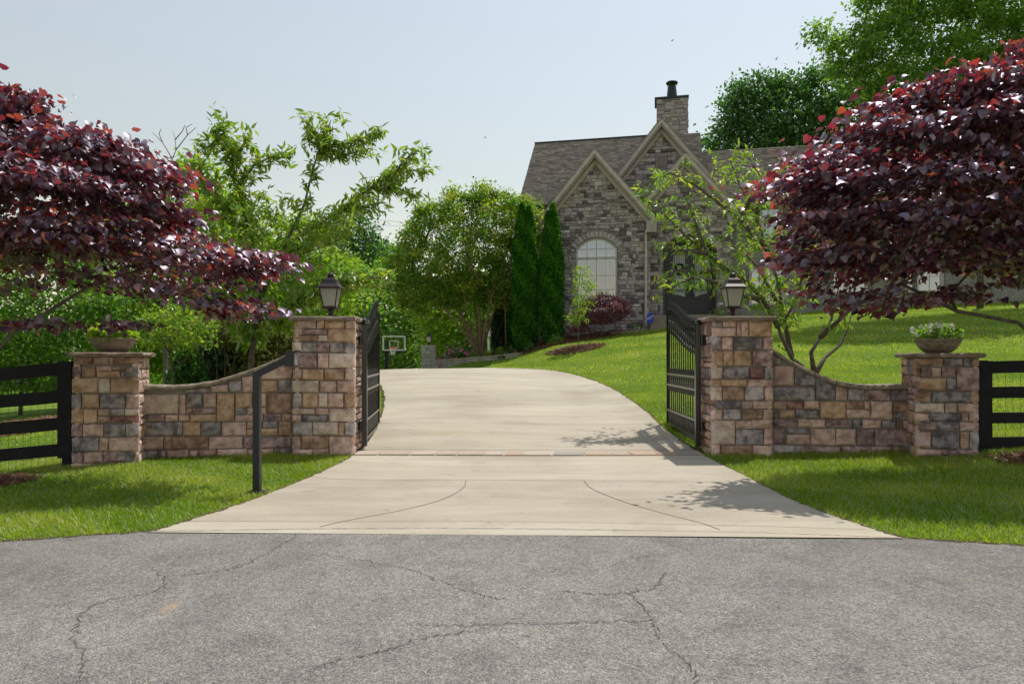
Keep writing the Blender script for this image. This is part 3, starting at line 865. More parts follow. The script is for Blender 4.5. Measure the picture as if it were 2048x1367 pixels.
def swoop_wall(name, label, A, B, top, zoom, stones, zlow, th=.34, flip=False):
    A = Vector((A[0], A[1], 0)); B = Vector((B[0], B[1], 0))
    u = (B-A).normalized(); n = Vector((u.y, -u.x, 0)); back = -n
    L = (B-A).length
    c = (A+B)/2+back*th/2
    t = thing(name, (c.x, c.y, zlow), label, 'wall', 'low stone wing walls')
    ct = .062
    f = lambda s: top(min(max(s/L, 0), 1))
    N = 26
    mb = MB()
    v = []; e = .045
    for k in range(N+1):
        s = L*k/N; p = A+u*s
        zt = f(s)-ct
        for q in (p+back*e, p+back*(th-e)):
            v.append((q.x, q.y, zlow-.4)); v.append((q.x, q.y, zt))
    fc = []
    for k in range(N):
        a = 4*k; b = a+4
        fc += [(a, b, b+1, a+1), (a+3, b+3, b+2, a+2), (a+1, b+1, b+3, a+3)]
    fc += [(0, 1, 3, 2), (4*N, 4*N+2, 4*N+3, 4*N+1)]
    mb.add(v, fc)
    mb.build('mortar_core', M_MORTAR, t, world=True)
    face_from_photo(t, A+back*e, u, n, zoom, stones, top=lambda s: f(s)-ct-.012, zmin=zlow-.08)
    # coping stones following the swoop, each its own piece
    s = -.0; k = 0
    while s < L-.02:
        w_ = random.uniform(.30, .42)
        s1 = min(s+w_, L)
        if L-s1 < .15: s1 = L
        mb = MB(); v = []; fc = []
        m = 6
        for i in range(m+1):
            ss = s+.006+(s1-s-.012)*i/m
            z1 = f(ss)+random.uniform(-.004, .004)
            p = A+u*ss
            for off, zz in ((-.035+random.uniform(-.008, .008), z1-ct), (-.042+random.uniform(-.010, .008), z1-ct*.4), (-.028, z1), (th+.03, z1), (th+.03, z1-ct)):
                q = p+back*off
                v.append((q.x, q.y, zz))
        for i in range(m):
            a = 5*i; b = a+5
            for j in range(5):
                jj = (j+1) % 5
                fc.append((a+j, b+j, b+jj, a+jj))
        fc += [(0, 1, 2, 3, 4), tuple(5*m+i for i in (4, 3, 2, 1, 0))]
        mb.add(v, fc)
        mb.build('coping_stone', M_COPING, t, world=True)
        s = s1; k += 1
    return t

def interp(pts):
    xs = [p[0] for p in pts]; ys = [p[1] for p in pts]
    def f(t):
        return float(np.interp(t, xs, ys))
    return f
def smooth_interp(pts):
    q = smooth_line(pts, 8)
    return interp(q)
WLA, WLB = (-5.42, 9.93), (-3.30, 10.60)
WRA, WRB = (3.94, 10.62), (5.86, 10.02)
def top_from_photo(A, B, pts):
    A3 = Vector((A[0], A[1], 0)); B3 = Vector((B[0], B[1], 0)); u = (B3-A3).normalized(); n = Vector((u.y, -u.x, 0)); L = (B3-A3).length
    out = []
    for x, y in pts:
        p = on_plane(x, y, A3, n); out.append(((p-A3).dot(u)/L, p.z))
    return smooth_interp(out)
topL = top_from_photo(WLA, WLB, [(270, 770), (300, 770), (360, 770), (420, 762), (470, 748), (520, 731), (570, 709), (596, 698)])
topR = top_from_photo(WRA, WRB, [(1535, 688), (1560, 706), (1600, 729), (1650, 752), (1690, 764), (1730, 769), (1780, 769), (1840, 768)])
swoop_wall('stone_wall', 'low stone wing wall with swooping coping behind the keypad post', WLA, WLB, topL, ZWL, S_WL, -.02)
swoop_wall('stone_wall', 'low stone wing wall with swooping coping in the shade on the right', WRA, WRB, topR, ZWR, S_WR, .0)

# ---------------------------------------------------------------- iron gate leaves
M_IRON = mat('black_iron', (0.009, 0.009, 0.011), scale=20, rough=0.24, spec=0.7, metal=0.0, bump=.05, bscale=80)
def gate_leaf(label, hinge, free):
    h = Vector((hinge[0], hinge[1], 0)); f_ = Vector((free[0], free[1], 0))
    L = (f_-h).length
    ang = math.atan2(f_.y-h.y, f_.x-h.x)
    t = thing('driveway_gate', (h.x, h.y, 0.06), label, 'gate', 'wrought iron gate leaves', rz=ang)
    Z0 = -.06
    def add(name, mb, smooth=False, par=None, loc=None):
        return mb.build(name, M_IRON, par or t, loc=loc if loc is not None else (0, 0, Z0), smooth=smooth)
    zb, zl, zm2, zm1 = .20, .50, .985, 1.19
    sm = lambda a: a*a*(3-2*a)
    zc2 = lambda s: 1.58+(2.0-1.58)*sm(s/L)
    zc1 = lambda s: 1.91+(2.37-1.91)*sm(s/L)
    # hinge stile with knob
    mb = MB().box(-.04, .04, -.04, .04, .10, 2.02); mb.lathe([(.03, 2.02), (.055, 2.03), (.055, 2.05), (.03, 2.07), (.045, 2.10), (.0, 2.14)], 10)
    add('hinge_stile', mb)
    add('end_stile', MB().box(L-.035, L, -.03, .03, .13, 2.36))
    for z, hh, nm in ((zb, .055, 'bottom_rail'), (zl, .04, 'lower_rail'), (zm2, .04, 'middle_rail'), (zm1, .04, 'middle_rail')):
        add(nm, MB().box(.04, L-.035, -.024, .024, z-hh/2, z+hh/2))
    for zf, nm in ((zc2, 'curved_rail'), (zc1, 'curved_rail')):
        mb = MB(); v = []; fc = []
        N = 20
        for i in range(N+1):
            s = .04+(L-.075)*i/N
            for dy, dz in ((-.026, -.022), (.026, -.022), (.026, .022), (-.026, .022)):
                v.append((s, dy, zf(s)+dz))
        for i in range(N):
            for k in range(4):
                fc.append((4*i+k, 4*i+(k+1) % 4, 4*i+4+(k+1) % 4, 4*i+4+k))
        mb.add(v, fc); add(nm, mb)
    n = 14
    fin = MB().lathe([(.010, 0), (.020, .012), (.012, .03), (.024, .06), (.018, .09), (.0, .155)], 8)
    fin_me = fin.mesh('finial', True); fin_me.materials.append(M_IRON)
    def ring_mesh(nm, rx, rz, r=.0105, turns=1.0, n_=18, shrink=0.0):
        pts = []
        for k in range(n_+1):
            a = 2*math.pi*turns*k/n_
            s = 1-shrink*k/n_
            pts.append((rx*math.cos(a)*s, 0, rz*math.sin(a)*s))
        me = MB().tube(pts, r, 5).mesh(nm, True); me.materials.append(M_IRON); return me
    oval = ring_mesh('oval_ring', .052, .072)
    scroll = ring_mesh('scroll', .062, .078, turns=1.6, shrink=.72, n_=26)
    ringm = ring_mesh('ring', .045, .045)
    knuckle = MB().lathe([(.009, -.03), (.02, -.02), (.026, 0), (.02, .02), (.009, .03)], 8).mesh('collar', True); knuckle.materials.append(M_IRON)
    short_spear = MB().lathe([(.008, 0), (.02, .02), (.012, .04), (.02, .055), (0, .10)], 6).mesh('short_spear', True); short_spear.materials.append(M_IRON)
    for i in range(1, n):
        s = L*i/n
        pk = add('picket', MB().box(s-.009, s+.009, -.009, .009, zb, zc1(s)+.10))
        link('finial', fin_me, pk, loc=(s, 0, zc1(s)+.10))
        link('collar', knuckle, pk, loc=(s, 0, zc1(s)-.17))
        link('collar', knuckle, pk, loc=(s, 0, zc1(s)+.07))
    for i in range(n):
        s = L*(i+.5)/n
        link('oval_ring', oval, t, loc=(s, 0, (zm1+zm2)/2+Z0))
        o = link('scroll', scroll, t, loc=(s, 0, zb+.105+Z0)); o.scale = (1 if i % 2 else -1, 1, 1)
        o = link('scroll', scroll, t, loc=(s, 0, zl-.075+Z0)); o.scale = (-.9 if i % 2 else .9, 1, -.85)
        o = link('scroll', scroll, t, loc=(s, 0, zc2(s)+.11+Z0)); o.scale = (1 if i % 2 else -1, 1, 1)
        o = link('scroll', scroll, t, loc=(s, 0, zc1(s)-.10+Z0)); o.scale = (-1 if i % 2 else 1, 1, -1)
        link('short_spear', short_spear, t, loc=(s, 0, zm1+.02+Z0))
        o = link('short_spear', short_spear, t, loc=(s, 0, zm2-.02+Z0)); o.scale = (1, 1, -1)
        fr = MB().box(s-.007, s+.007, -.007, .007, zc1(s), zc1(s)+.07)
        d = add('short_picket', fr)
        link('short_finial', short_spear, d, loc=(s, 0, zc1(s)+.07))
    return t
GL_ = gate_leaf('open black iron gate leaf seen edge-on beside the left gate pillar', (-2.345, 10.86), (-2.60, 13.27))
GR_ = gate_leaf('open black iron gate leaf in front of the lawn, beside the right gate pillar', (2.955, 10.86), (3.03, 13.27))
for g, x, sgn in ((GL_, -2.345, -1), (GR_, 2.955, 1)):
    for z in (.42, 1.78):
        mb = MB().box(min(x+sgn*.03, x+sgn*.12), max(x+sgn*.03, x+sgn*.12), 10.82, 10.90, z-.06, z+.06)
        mb.tube([(x+sgn*.05, 10.80, z-.08), (x+sgn*.05, 10.80, z+.08)], .022, 8)
        o = mb.build('hinge_bracket', M_IRON, g)
        M = Matrix.Translation(g.location) @ Matrix.Rotation(g.rotation_euler.z, 4, 'Z')
        o.matrix_local = M.inverted()

# ---------------------------------------------------------------- lanterns
M_BRONZE = mat('dark_bronze', (0.045, 0.027, 0.026), scale=14, rough=0.42, spec=0.5, metal=0.25, bump=.06, bscale=60)
M_LGLASS = glass_mat('seeded_lamp_glass', (0.92, 0.93, 0.88), fac=.12, rough=.12, milk=.38)
M_CANDLE = mat('candle_sleeve', (0.6, 0.56, 0.46), rough=.6)
def lantern(name, label, loc, s=1.0, group=None):
    t = thing(name, loc, label, 'lamp', group)
    t.scale = (s, s, s)
    q = math.pi/4; k = math.sqrt(2)
    MB().lathe([(.085, 0), (.085, .012), (.066, .02), (.07, .03), (.05, .045), (.04, .06), (.040, .12), (.052, .128), (.04, .136)], 20).build('stem', M_BRONZE, t, smooth=True)
    MB().lathe([(.085*k, .136), (.118*k, .148), (.118*k, .162), (.10*k, .182)], 4, phase=q).build('ledge', M_BRONZE, t)
    zb, zt, wb, wt = .182, .462, .092, .140
    for sx in (-1, 1):
        for sy in (-1, 1):
            MB().bar((sx*wb, sy*wb, zb), (sx*wt, sy*wt, zt), .014, .014).build('corner_bar', M_BRONZE, t)
    for i in range(4):
        c, d = [(1, 0), (0, 1), (-1, 0), (0, -1)][i]
        px, py = -d, c
        b0 = Vector((c*wb, d*wb, zb)); b1 = Vector((c*wt, d*wt, zt)); e = Vector((px, py, 0)); nn = Vector((c, d, 0))*.003
        v = [b0-e*(wb-.006), b0+e*(wb-.006), b1+e*(wt-.006), b1-e*(wt-.006)]
        mb = MB().add(v+[p-nn for p in v], [(0, 1, 2, 3), (7, 6, 5, 4), (0, 4, 5, 1), (1, 5, 6, 2), (2, 6, 7, 3), (3, 7, 4, 0)])
        mb.build('glass_pane', M_LGLASS, t)
    for a in (0, 2.1, 4.2):
        MB().lathe([(.012, .19), (.012, .27), (.008, .275), (.006, .31), (.0, .325)], 8, c=(.035*math.cos(a), .035*math.sin(a), 0)).build('candle', M_CANDLE, t)
    MB().lathe([(.150*k, zt-.004), (.172*k, zt+.004), (.172*k, zt+.022), (.150*k, zt+.045), (.128*k, zt+.068), (.112*k, zt+.10), (.100*k, zt+.135), (.078*k, zt+.162), (.045*k, zt+.175)], 4, phase=q).build('roof', M_BRONZE, t)
    MB().lathe([(.042, zt+.172), (.048, zt+.18), (.048, zt+.225), (.052, zt+.232), (.045, zt+.24), (.02, zt+.252), (.012, zt+.262)], 16).build('neck', M_BRONZE, t, smooth=True)
    pts = [(.022*math.cos(a), 0, zt+.285+.022*math.sin(a)) for a in np.linspace(0, 2*math.pi, 14)]
    MB().tube(pts, .005, 6).build('ring', M_BRONZE, t, smooth=True)
    return t
zcap = 2.06+.072
lantern('post_lantern', 'bronze lantern on the left gate pillar in front of green trees', (CTR_GL.x, CTR_GL.y, zcap), group='lanterns on the gate pillars')
lantern('post_lantern', 'bronze lantern on the right gate pillar in front of the house door', (CTR_GR.x, CTR_GR.y, zcap), group='lanterns on the gate pillars')

# ---------------------------------------------------------------- keypad post
M_BLACK = mat('black_powder_coat', (0.012, 0.013, 0.018), scale=20, rough=.42, spec=.5)
t = thing('keypad_post', (-2.83, 7.58, 0), 'black gooseneck keypad post standing in the grass beside the driveway', 'post')
L0 = (0, 0, 0)
MB().box(-.037, .037, -.037, .037, -.05, 1.345).build('post', M_BLACK, t)
MB().box(-.09, .09, -.09, .09, -.02, .022).build('base_plate', M_BLACK, t)
MB().bar((0, 0, 1.315), (.34, .10, 1.50), .072, .072).build('arm', M_BLACK, t)
mb = MB().box(.30, .395, .02, .16, 1.40, 1.575)
mb.add([(.395, .02, 1.575), (.395, .16, 1.575), (.43, .16, 1.585), (.43, .02, 1.585), (.395, .02, 1.56), (.395, .16, 1.56), (.43, .16, 1.57), (.43, .02, 1.57)], [(0,1,2,3),(7,6,5,4),(0,4,5,1),(1,5,6,2),(2,6,7,3),(3,7,4,0)])
mb.build('keypad_box', M_BLACK, t)
MB().box(.396, .404, .04, .14, 1.42, 1.55).build('keypad_face', mat('keypad_grey', (.25, .25, .26), rough=.4), t)

# ---------------------------------------------------------------- board fences
M_FENCE = mat('black_fence_paint', [(0.3, (0.006, 0.006, 0.008)), (0.6, (0.013, 0.013, 0.015)), (0.8, (0.028, 0.027, 0.027))], scale=9, rough=.72, spec=.3, bump=.4, bscale=22)
M_WIRE = mat('fence_wire', (0.03, 0.03, 0.03), rough=.5)
def fence(label, A, B, heights, zg0, zg1, posts):
    A = Vector((A[0], A[1], 0)); B = Vector((B[0], B[1], 0))
    u = (B-A).normalized(); L = (B-A).length; n = Vector((u.y, -u.x, 0))
    if n.y > 0: n = -n
    t = thing('board_fence', (A.x, A.y, zg0), label, 'fence', 'black four-board fences')
    zg = lambda s: zg0+(zg1-zg0)*s/L
    up = Vector((0, 0, 1))
    for s in posts:
        c = A+u*s-n*.07
        htop = max(q[1] for q in heights)+.012
        MB().obox(c+up*(zg(s)+(htop-.25)/2), u*.06, n*.06, up*(htop+.25)/2).build('post', M_FENCE, t, world=True)
        c = A+u*s+n*.02
        MB().obox(c+up*(zg(s)+(htop+.13)/2-.002), u*.095, n*.013, up*(htop-.14)/2).build('face_board', M_FENCE, t, world=True)
    for (a, b) in heights:
        k = sorted(posts)
        for s0, s1 in zip(k[:-1], k[1:]):
            mb = MB(); v = []
            for i in range(7):
                s = s0+(s1-s0)*i/6; w_ = random.uniform(-.004, .004)
                for dn, z in ((.0, a), (.0, b), (-.024, b), (-.024, a)):
                    q = A+u*s+n*(dn-.016); v.append((q.x, q.y, zg(s)+z+w_))
            f = []
            for i in range(6):
                for j in range(4):
                    f.append((4*i+j, 4*i+4+j, 4*i+4+(j+1) % 4, 4*i+(j+1) % 4))
            f += [(0, 1, 2, 3), (27, 26, 25, 24)]
            mb.add(v, f); mb.build('board', M_FENCE, t, world=True)
    mb = MB()
    s = .1
    while s < L:
        p = A+u*s-n*.048
        mb.bar((p.x, p.y, zg(s)+.03), (p.x, p.y, zg(s)+max(q[1] for q in heights)-.05), .0026, .0026); s += .1016
    z = .05
    while z < max(q[1] for q in heights)-.05:
        a = A-n*.048; b = B-n*.048
        mb.bar((a.x, a.y, zg(0)+z), (b.x, b.y, zg(L)+z), .0026, .0026); z += .0508*2
    o = mb.build('wire_mesh', M_WIRE, t, world=True); o['kind'] = 'stuff'
    return t
HTS = [(1.275, 1.45), (.90, 1.075), (.53, .70), (.165, .335)]
fence('black four-board fence sloping away at the left edge', (-6.03, 9.38), (-10.6, 9.30), HTS, 0.0, -.42, [0.10, 2.4, 4.5])
fence('black four-board fence in shade at the right edge', (6.50, 9.52), (11.2, 9.35), [(1.13, 1.30), (.78, .94), (.43, .58), (.07, .24)], .15, .22, [0.08, 2.4, 4.6])

# ---------------------------------------------------------------- flower bowls
M_BOWL = mat('weathered_concrete_bowl', [(0.3, (0.17, 0.14, 0.105)), (0.55, (0.28, 0.235, 0.18)), (0.75, (0.36, 0.31, 0.25))], scale=11, rough=.95, bump=.5, bscale=50, spec=.15)
M_SOIL = mat('potting_soil', (0.03, 0.02, 0.014), scale=40, bump=1, bscale=60)
def bowl(label, c, z):
    t = thing('flower_bowl', (c.x, c.y, z), label, 'planter', 'concrete flower bowls on the short pillars')
    MB().lathe([(.13, 0), (.17, .012), (.235, .07), (.275, .13), (.292, .175), (.305, .18), (.305, .205), (.29, .21), (.275, .205), (.262, .17)], 32, cap=True).build('bowl', M_BOWL, t, smooth=True)
    MB().lathe([(.265, .172), (.2, .185), (.02, .19)], 24).build('soil', M_SOIL, t)
    return t
BOWL_L = bowl('concrete bowl of plants on the left short pillar under the purple leaves', CTR_LL, 1.575)
BOWL_R = bowl('concrete bowl of white flowers on the right short pillar', CTR_LR, 1.565)
# ---------------------------------------------------------------- the house
HZ = 2.5
HOUSE = thing('house', (1.45, 31.0, HZ), 'grey stone house with steep gables, arched window and a tall stone chimney', 'house', rz=R(-12))
HL = (0, 0, -HZ)
M_HST = mat('house_stone', [(0.06, (0.14, 0.118, 0.125)), (0.28, (0.25, 0.21, 0.213)), (0.48, (0.37, 0.32, 0.318)), (0.66, (0.475, 0.425, 0.423)), (0.82, (0.41, 0.33, 0.285)), (0.95, (0.58, 0.53, 0.52))], scale=5.0, tint=True, rough=.95, bump=.6, bscale=22, spec=.15)
M_HMORT = mat('house_mortar', (0.26, 0.24, 0.225), scale=12, rough=1, spec=.1)
M_TRIM = mat('taupe_trim', (0.37, 0.315, 0.295), scale=4, rough=.7, spec=.3)
M_TRIM2 = mat('cream_trim', (0.49, 0.425, 0.395), scale=4, rough=.7, spec=.3)
M_SHING = mat('roof_shingle', [(0.05, (0.19, 0.16, 0.14)), (0.35, (0.235, 0.20, 0.174)), (0.6, (0.28, 0.24, 0.21)), (0.9, (0.33, 0.288, 0.252))], scale=3, tint=True, rough=.95, bump=.5, bscale=60, spec=.1)
M_BRICKW = mat('painted_brick', [(0.3, (0.30, 0.285, 0.265)), (0.6, (0.40, 0.385, 0.36)), (0.8, (0.46, 0.445, 0.42))], scale=5, rough=.9, bump=.3, bscale=25, spec=.2)
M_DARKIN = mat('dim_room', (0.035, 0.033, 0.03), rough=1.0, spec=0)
M_SHUT = mat('white_shutter', (0.76, 0.80, 0.84), rough=.6, spec=.3)
M_WGLASS = glass_mat('window_glass', (0.68, 0.86, 1.0), fac=.40, rough=.02)
M_FRAME = mat('window_frame_paint', (0.50, 0.47, 0.43), rough=.6, spec=.3)
M_DOOR = mat('black_door', (0.012, 0.013, 0.020), rough=.35, spec=.5)
M_DGLASS = mat('frosted_glass', (0.34, 0.39, 0.42), scale=2, rough=.25, spec=.6)
M_DMETAL = mat('dark_metal', (0.04, 0.045, 0.05), rough=.5, metal=.5)
M_STEP = mat('step_stone', (0.27, 0.215, 0.165), scale=6, rough=.9, bump=.4)

def hpart(name, mb, m, smooth=False, par=None):
    return mb.build(name, m, par or HOUSE, loc=HL if par is None else None, smooth=smooth)

def holed_sheet(outer, hole, y):
    n = len(outer); k = len(hole)
    v2 = [Vector(p) for p in outer]+[Vector(p) for p in hole]
    ed = [(n+i, n+(i+1) % k) for i in range(k)]
    r = geometry.delaunay_2d_cdt(v2, ed, [list(range(n))], 1, 1e-6)
    vv = [(p.x, y, p.y) for p in r[0]]
    fs = []
    for f in r[2]:
        c = sum((Vector((r[0][i].x, r[0][i].y)) for i in f), Vector((0, 0)))/len(f)
        if hole and in_poly([c.x], [c.y], hole)[0]: continue
        fs.append(tuple(f))
    return vv, fs

def house_stones(wall, rects, y, dep, limit, tints, joined, normal='front'):
    """rects in wall coordinates (x0,x1,z0,z1); the largest become parts, the rest go to the joined facing"""
    rects = sorted(rects, key=lambda q: -(q[1]-q[0])*(q[3]-q[2]))
    for i, (a, b, c, d) in enumerate(rects):
        w_ = b-a-.012; h = d-c-.012
        if w_ < .04 or h < .03: continue
        v, f = stone_geo(w_, h, dep+random.uniform(-.015, .02), rough=.020, bulge=random.uniform(.006, .02))
        tn = tints()
        if normal == 'front': pos = lambda p, c_=((a+b)/2, y, (c+d)/2): (p[0]+c_[0], p[1]+c_[1], p[2]+c_[2])
        elif normal == 'right': pos = lambda p, c_=(y, (a+b)/2, (c+d)/2): (-p[1]+c_[0], p[0]+c_[1], p[2]+c_[2])
        elif normal == 'left': pos = lambda p, c_=(y, (a+b)/2, (c+d)/2): (p[1]+c_[0], -p[0]+c_[1], p[2]+c_[2])
        if limit > 0 and i < limit:
            me = bpy.data.meshes.new('stone')
            me.from_pydata(v, [], f)
            at = me.attributes.new('tint', 'FLOAT', 'POINT'); at.data.foreach_set('value', [tn]*len(v))
            me.materials.append(M_HST); me.update()
            link('stone', me, wall, loc=((a+b)/2, y, (c+d)/2))
        else:
            k = len(joined[0])
            joined[0] += [pos(p) for p in v]; joined[1] += [tuple(q+k for q in g) for g in f]; joined[2] += [tn]*len(v)

def tint_of(): return min(1, max(0, random.gauss(.5, .27)))
JOIN = [[], [], []]

def arc_pts(u0, u1, zs, rise, n=14):
    c = (u0+u1)/2; hw = (u1-u0)/2; r = (hw*hw+rise*rise)/(2*rise); zc = zs+rise-r
    a0 = math.asin(hw/r)
    return [(c+r*math.sin(a), zc+r*math.cos(a)) for a in np.linspace(-a0, a0, n)], (c, zc, r, a0)

def rect_in(rect, outer, hole):
    a, b, c, d = rect
    xs = [a+.03, b-.03, b-.03, a+.03]; zs = [c+.02, c+.02, d-.02, d-.02]
    if not in_poly(xs, zs, outer).all(): return False
    if hole:
        xs = np.array([a, b, b, a, (a+b)/2, (a+b)/2, (a+b)/2, a, b])*1.0; zs = np.array([c, c, d, d, c, d, (c+d)/2, (c+d)/2, (c+d)/2])
        if in_poly(xs, zs, hole).any(): return False
    return True

def clip_rects(rects, outer, hole):
    """keep whole stones; split those that meet the opening or the roof line"""
    out = []
    for q in rects:
        if rect_in(q, outer, hole): out.append(q); continue
        a, b, c, d = q
        n = max(2, int((b-a)/.07))
        run = None
        for i in range(n):
            x0 = a+(b-a)*i/n; x1 = a+(b-a)*(i+1)/n
            ok = rect_in((x0, x1, c, d), outer, hole)
            if ok and run is None: run = x0
            if (not ok or i == n-1) and run is not None:
                e = x1 if ok else x0
                if e-run > .05: out.append((run, e, c, d))
                run = None
    return out

def grow_poly(hole, e, c):
    return [(c[0]+(x-c[0])*(1+e/abs(x-c[0]+1e-6) if abs(x-c[0]) > .2 else 1), z+(e if z > c[1] else -e)) for x, z in hole]

# --- left gable: front wall with the arched window
WU0, WU1, WZB, WZS, WRISE = 1.46, 3.285, 3.85, 6.36, .48
arcw, (ac, azc, ar, aa0) = arc_pts(WU0, WU1, WZS, WRISE)
hole1 = [(WU0, WZB)]+[(a, b) for a, b in arcw]+[(WU1, WZB)]
out1 = [(0, 1.2), (4.66, 1.2), (4.66, 7.6), (2.33, 10.4), (0, 7.6)]
vv, fs = holed_sheet(out1, hole1, 0.0)
mb = MB().add(vv, fs)
mb.box(0, .05, .01, 5, 1.2, 7.6); mb.box(4.61, 4.66, .01, 1.2, 1.2, 7.6)
for i in range(len(hole1)):
    a = hole1[i]; b = hole1[(i+1) % len(hole1)]
    mb.add([(a[0], 0, a[1]), (b[0], 0, b[1]), (b[0], .25, b[1]), (a[0], .25, a[1])], [(0, 1, 2, 3)])
GW = hpart('gable_wall', mb, M_HMORT)
# voussoirs leave a ring round the arch free of courses
arc_big = [(ac+(ar+.30)*math.sin(a), azc+(ar+.30)*math.cos(a)) for a in np.linspace(-aa0*1.02, aa0*1.02, 16)]
hole1b = [(WU0, WZB-.02), (WU0, WZS)]+arc_big+[(WU1, WZS), (WU1, WZB-.02)]
rects = clip_rects([(a, b, c+1.2, d+1.2) for a, b, c, d in ashlar(4.66, 9.2, (.10, .21), (.13, .38))], [(0, 1.2), (4.66, 1.2), (4.66, 7.6), (2.33, 10.4), (0, 7.6)], hole1b)
rects_v = [q for q in rects if q[3] > 2.0]
house_stones(GW, rects_v, 0.0, .055, 285, tint_of, JOIN)
for k in range(13):
    a = -aa0*1.0+2*aa0*(k+.5)/13
    rr = ar+.155
    v, f = stone_geo(2*aa0*ar/13-.01+.02, .27, .06, rough=.014)
    me = bpy.data.meshes.new('arch_stone'); me.from_pydata(v, [], f); me.polygons.foreach_set('use_smooth', [True]*len(f))
    tn = random.uniform(.45, .75)
    at = me.attributes.new('tint', 'FLOAT', 'POINT'); at.data.foreach_set('value', [tn]*len(v)); me.materials.append(M_HST); me.update()
    link('arch_stone', me, GW, loc=(ac+rr*math.sin(a), 0, azc+rr*math.cos(a)), rot=(0, a, 0))
# right return of the gable block
house_stones(None, [(a, b, c+2.2, d+2.2) for a, b, c, d in ashlar(1.0, 5.2, (.12, .22), (.2, .45))], 4.66, .05, 0, tint_of, JOIN, 'right')

# --- window
def arch_window(u0, u1, zb, zs, rise, y):
    arc, (c, zc, r, a0) = arc_pts(u0, u1, zs, rise, 16)
    fr = MB(); e = .07
    path = [(u0, zb)]+arc+[(u1, zb)]
    arc2 = [(c+(r-e)*math.sin(a), zc+(r-e)*math.cos(a)) for a in np.linspace(-a0+.03, a0-.03, 16)]
    path2 = [(u0+e, zb+e)]+[(min(max(p[0], u0+e), u1-e), p[1]) for p in arc2]+[(u1-e, zb+e)]
    n = len(path)
    v = [(p[0], y, p[1]) for p in path]+[(p[0], y, p[1]) for p in path2]+[(p[0], y+.1, p[1]) for p in path2]
    f = []
    for i in range(n):
        j = (i+1) % n
        f.append((i, j, n+j, n+i)); f.append((n+i, n+j, 2*n+j, 2*n+i))
    fr.add(v, f)
    W = hpart('window', fr, M_FRAME)
    zt = 5.95
    MB().box(u0, u1, y-.03, y+.06, zt-.05, zt+.05).build('transom', M_FRAME, W)
    cols = 4; cw = (u1-u0-2*e)/cols
    top_z = lambda x: zc+math.sqrt(max(0, (r-e)**2-(x-c)**2))
    for i in range(1, cols):
        x = u0+e+cw*i
        wv = .030 if i != 2 else .045
        MB().box(x-wv/2, x+wv/2, y+.005, y+.05, zb, top_z(x)).build('mullion', M_FRAME, W)
    rows = [zb+e, zb+e+.62, zb+e+1.24, zt-.05]
    for z in rows[1:3]:
        MB().box(u0+e, u1-e, y+.010, y+.045, z-.011, z+.011).build('muntin', M_FRAME, W)
    zmid = 6.36
    MB().box(u0+e, u1-e, y+.010, y+.045, zmid-.011, zmid+.011).build('muntin', M_FRAME, W)
    for i in range(cols):
        xa = u0+e+cw*i; xb = xa+cw
        for z0, z1 in zip(rows[:-1], rows[1:]):
            MB().add([(xa, y+.03, z0), (xb, y+.03, z0), (xb, y+.03, z1), (xa, y+.03, z1)], [(0, 1, 2, 3)]).build('pane', M_WGLASS, W)
        MB().add([(xa, y+.03, zt+.05), (xb, y+.03, zt+.05), (xb, y+.03, zmid), (xa, y+.03, zmid)], [(0, 1, 2, 3)]).build('pane', M_WGLASS, W)
        MB().add([(xa, y+.03, zmid), (xb, y+.03, zmid), (xb, y+.03, top_z(xb)), ((xa+xb)/2, y+.03, top_z((xa+xb)/2)), (xa, y+.03, top_z(xa))], [(0, 1, 2, 3, 4)]).build('pane', M_WGLASS, W)
    # plantation shutters behind the glass
    for i in range(cols):
        xa = u0+e+cw*i+.01; xb = xa+cw-.02
        mb = MB()
        for z0, z1, tilt in ((zb+e, zt-.05, .10), (zt+.06, 6.74, 1.25)):
            mb.box(xa, xa+.05, y+.12, y+.15, z0, z1); mb.box(xb-.05, xb, y+.12, y+.15, z0, z1)
            mb.box(xa+.05, xb-.05, y+.12, y+.15, z0, z0+.06); mb.box(xa+.05, xb-.05, y+.12, y+.15, z1-.06, z1)
            z = z0+.09
            while z < z1-.08:
                mb.obox(((xa+xb)/2, y+.135, z), ((xb-xa)/2-.055, 0, 0), (0, .024*math.cos(tilt), .024*math.sin(tilt)), (0, -.004*math.sin(tilt), .004*math.cos(tilt)))
                z += .088
        o = mb.build('shutter', M_SHUT, W); o['kind'] = 'stuff'
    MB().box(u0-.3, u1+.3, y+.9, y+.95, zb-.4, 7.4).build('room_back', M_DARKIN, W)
    MB().box(u0-.06, u1+.06, y-.10, y+.05, zb-.09, zb).build('sill', M_STEP, W)
    return W
arch_window(WU0, WU1, WZB, WZS, WRISE, .02)

# --- entry block
EV = .9
AU0, AU1, AZS, ARISE = 5.20, 7.62, 6.25, .75
arce, (ec, ezc, er, ea0) = arc_pts(AU0, AU1, AZS, ARISE)
hole2 = [(AU0, 2.6)]+list(arce)+[(AU1, 2.6)]
out2 = [(4.66, 1.2), (8.2, 1.2), (8.2, 8.2), (6.25, 10.3), (4.66, 8.6)]
vv, fs = holed_sheet(out2, hole2, EV)
mb = MB().add(vv, fs)
mb.box(8.15, 8.2, EV+.01, 4, 1.2, 8.2)
mb.box(AU0-.02, AU0-.001, EV+.002, 1.95, 2.6, 7.0); mb.box(AU1+.001, AU1+.02, EV+.002, 1.95, 2.6, 7.0)
for i in range(len(arce)-1):
    a = arce[i]; b = arce[i+1]
    mb.add([(a[0], EV, a[1]), (b[0], EV, b[1]), (b[0], 1.95, b[1]), (a[0], 1.95, a[1])], [(0, 1, 2, 3)])
EW = hpart('entry_wall', mb, M_HMORT)
